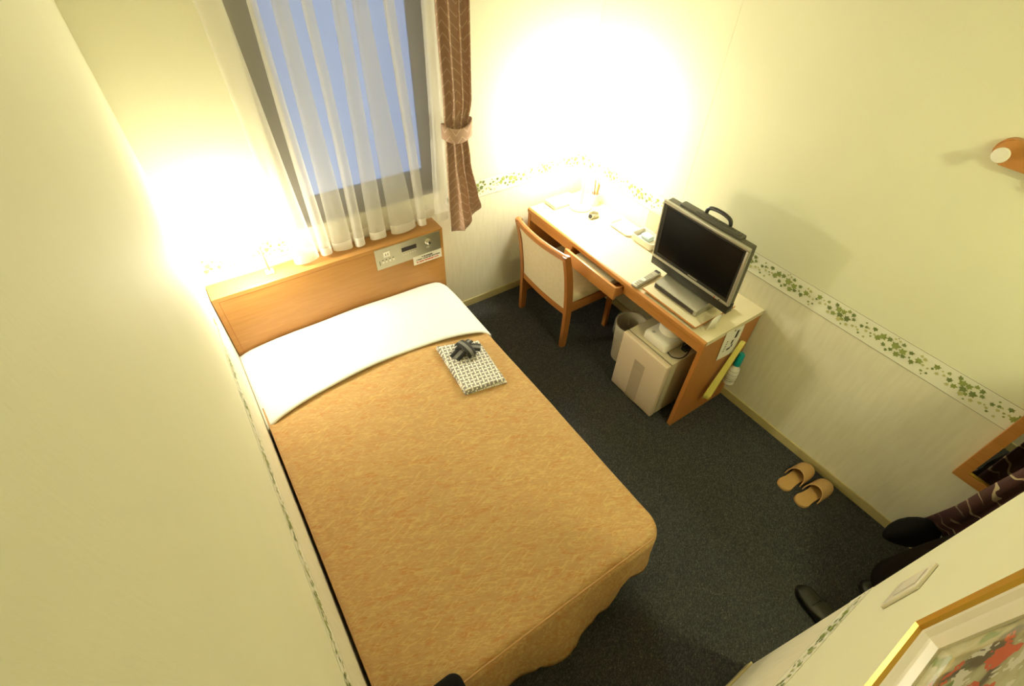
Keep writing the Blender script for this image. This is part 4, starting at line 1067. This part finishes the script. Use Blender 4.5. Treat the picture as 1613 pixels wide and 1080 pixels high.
# hair cap and face details
b = B(); rings = []
hc = Vector((PXc, PYc + .012, 1.655))
for k in range(13):
    ring = []
    for i in range(28):
        q = 2 * PI * i / 28; fr = max(0, math.sin(q)); am = math.radians(128 - 66 * fr ** .7 - 22 * abs(math.cos(q)) ** 3)
        a_ = am * k / 12
        ring.append(hc + Vector((.083 * math.sin(a_) * math.cos(q), .096 * math.sin(a_) * math.sin(q) - .006, .108 * math.cos(a_))) + Vector((0, 0, 0 if k else .0005)))
    rings.append(ring)
loft(b, rings, True, True, False); o = obj('hair', b, 'hair', pr, 'all'); solidify(o, .012, 1)
FY_ = PYc + .103
for sx in (-1, 1):
    b = B(); lathe(b, [(.0008, -.010), (.008, -.006), (.011, 0), (.008, .006), (.0008, .010)], (PXc + sx * .030, FY_ - .013, 1.645), 14, mx=Matrix.Rotation(PI / 2, 4, 'Y')); obj('eye', b, 'ink', pr, True)
    b = B(); tube(b, smooth_path([(PXc + sx * .014, FY_ - .006, 1.664), (PXc + sx * .032, FY_ - .007, 1.668), (PXc + sx * .048, FY_ - .018, 1.661)], 4), .0032, 6); obj('eyebrow', b, 'hair', pr, True)
    b = B(); tube(b, smooth_path([(PXc + sx * .076, PYc + .012, 1.665), (PXc + sx * .086, PYc - .002, 1.66), (PXc + sx * .084, PYc - .004, 1.635), (PXc + sx * .075, PYc + .010, 1.615)], 5), .008, 8); obj('ear', b, 'skin', pr, True)
b = B(); tube(b, [(PXc, FY_ - .010, 1.655), (PXc, FY_ + .004, 1.625), (PXc, FY_ + .008, 1.610), (PXc, FY_ - .006, 1.602)], [.006, .010, .013, .010], 10); obj('nose', b, 'skin', pr, True)
b = B(); tube(b, smooth_path([(PXc - .024, FY_ - .020, 1.572), (PXc, FY_ - .008, 1.570), (PXc + .024, FY_ - .020, 1.572)], 5), .0045, 8); obj('mouth', b, 'lip', pr, True)
# bag carried low beside the wall
b = B(); rings = []
for k in range(15):
    t = k / 14; x = 2.135 + .27 * t; w = (.046 + .045 * t) * math.sin(PI * min(1, .04 + t * .96)) ** .5; h = (.050 + .075 * t) * math.sin(PI * min(1, .03 + t * .94)) ** .5
    rings.append([Vector((x, -2.645 - .105 * t + w * math.cos(a),   .275 - .055 * t + h * math.sin(a))) for a in [2 * PI * i / 24 for i in range(24)]])
loft(b, rings, True, True, True)
hbg = thing('hand_bag', 'soft black bag hanging low beside the right wall in the passage', 'bag', (2.27, -2.70, .2))
obj('bag_body', b, 'black_cloth', hbg, 'all')
b = B(); tube(b, smooth_path([(2.36, -2.725, .315), (2.40, -2.80, .54), (2.305, -2.885, .80), (2.405, -2.82, .54), (2.395, -2.745, .30)], 6), .007, 8); obj('bag_strap', b, 'black_cloth', hbg, True)
# striped wrap hanging down the right side
b = B(); rows = []; uvs = []
cl = [(PXc + .02, PYc + .12, 1.42), (PXc + .10, PYc + .14, 1.32), (2.165, -2.790, 1.08), (2.205, -2.775, .76), (2.250, -2.775, .56), (2.315, -2.770, .38), (2.365, -2.765, .25)]
pth = smooth_path(cl, 6)
for i, p in enumerate(pth):
    t = i / (len(pth) - 1); wd = .075 + .055 * t; r = []; uv = []
    for j in range(13):
        s = j / 12 - .5; r.append(p + Vector((.012 * math.cos(s * 22 + t * 3), (s - .22) * wd * 2, .02 * math.sin(s * 5)))); uv.append((j / 12 * .3, t * 1.25 + s * .10))
    rows.append(r); uvs.append(uv)
grid_uv(b, rows, uvs); o = obj('striped_wrap', b, 'scarf', pr, 'all'); solidify(o, .006)

# ------------------------------------------------------------------ world, camera
w = bpy.data.worlds.new('World'); scn.world = w; w.use_nodes = True
w.node_tree.nodes['Background'].inputs[0].default_value = (.35, .45, .7, 1); w.node_tree.nodes['Background'].inputs[1].default_value = .3
cam = bpy.data.cameras.new('Camera'); co = bpy.data.objects.new('Camera', cam); COL.objects.link(co); scn.camera = co
R = Matrix(((0.8289204, -0.5584819, 0.0314472), (0.3779687, 0.6006659, 0.7045141), (-0.4123476, -0.5721, 0.7089929)))
mw = R.transposed().to_4x4(); mw.translation = (.1567, -2.4435, 2.4049); co.matrix_world = mw
cam.sensor_fit = 'HORIZONTAL'; cam.sensor_width = 36.; cam.lens = 36. * 773.05 / 1613.; cam.clip_start = .01
scn.view_settings.view_transform = 'Standard'; scn.view_settings.look = 'None'; scn.view_settings.gamma = 1.; scn.view_settings.exposure = -.09
scn.view_settings.use_curve_mapping = False
scn.cycles.use_denoising = True; scn.cycles.max_bounces = 10; scn.cycles.diffuse_bounces = 6; scn.cycles.transparent_max_bounces = 16
scn.cycles.caustics_reflective = False; scn.cycles.caustics_refractive = False; scn.cycles.sample_clamp_indirect = 6.
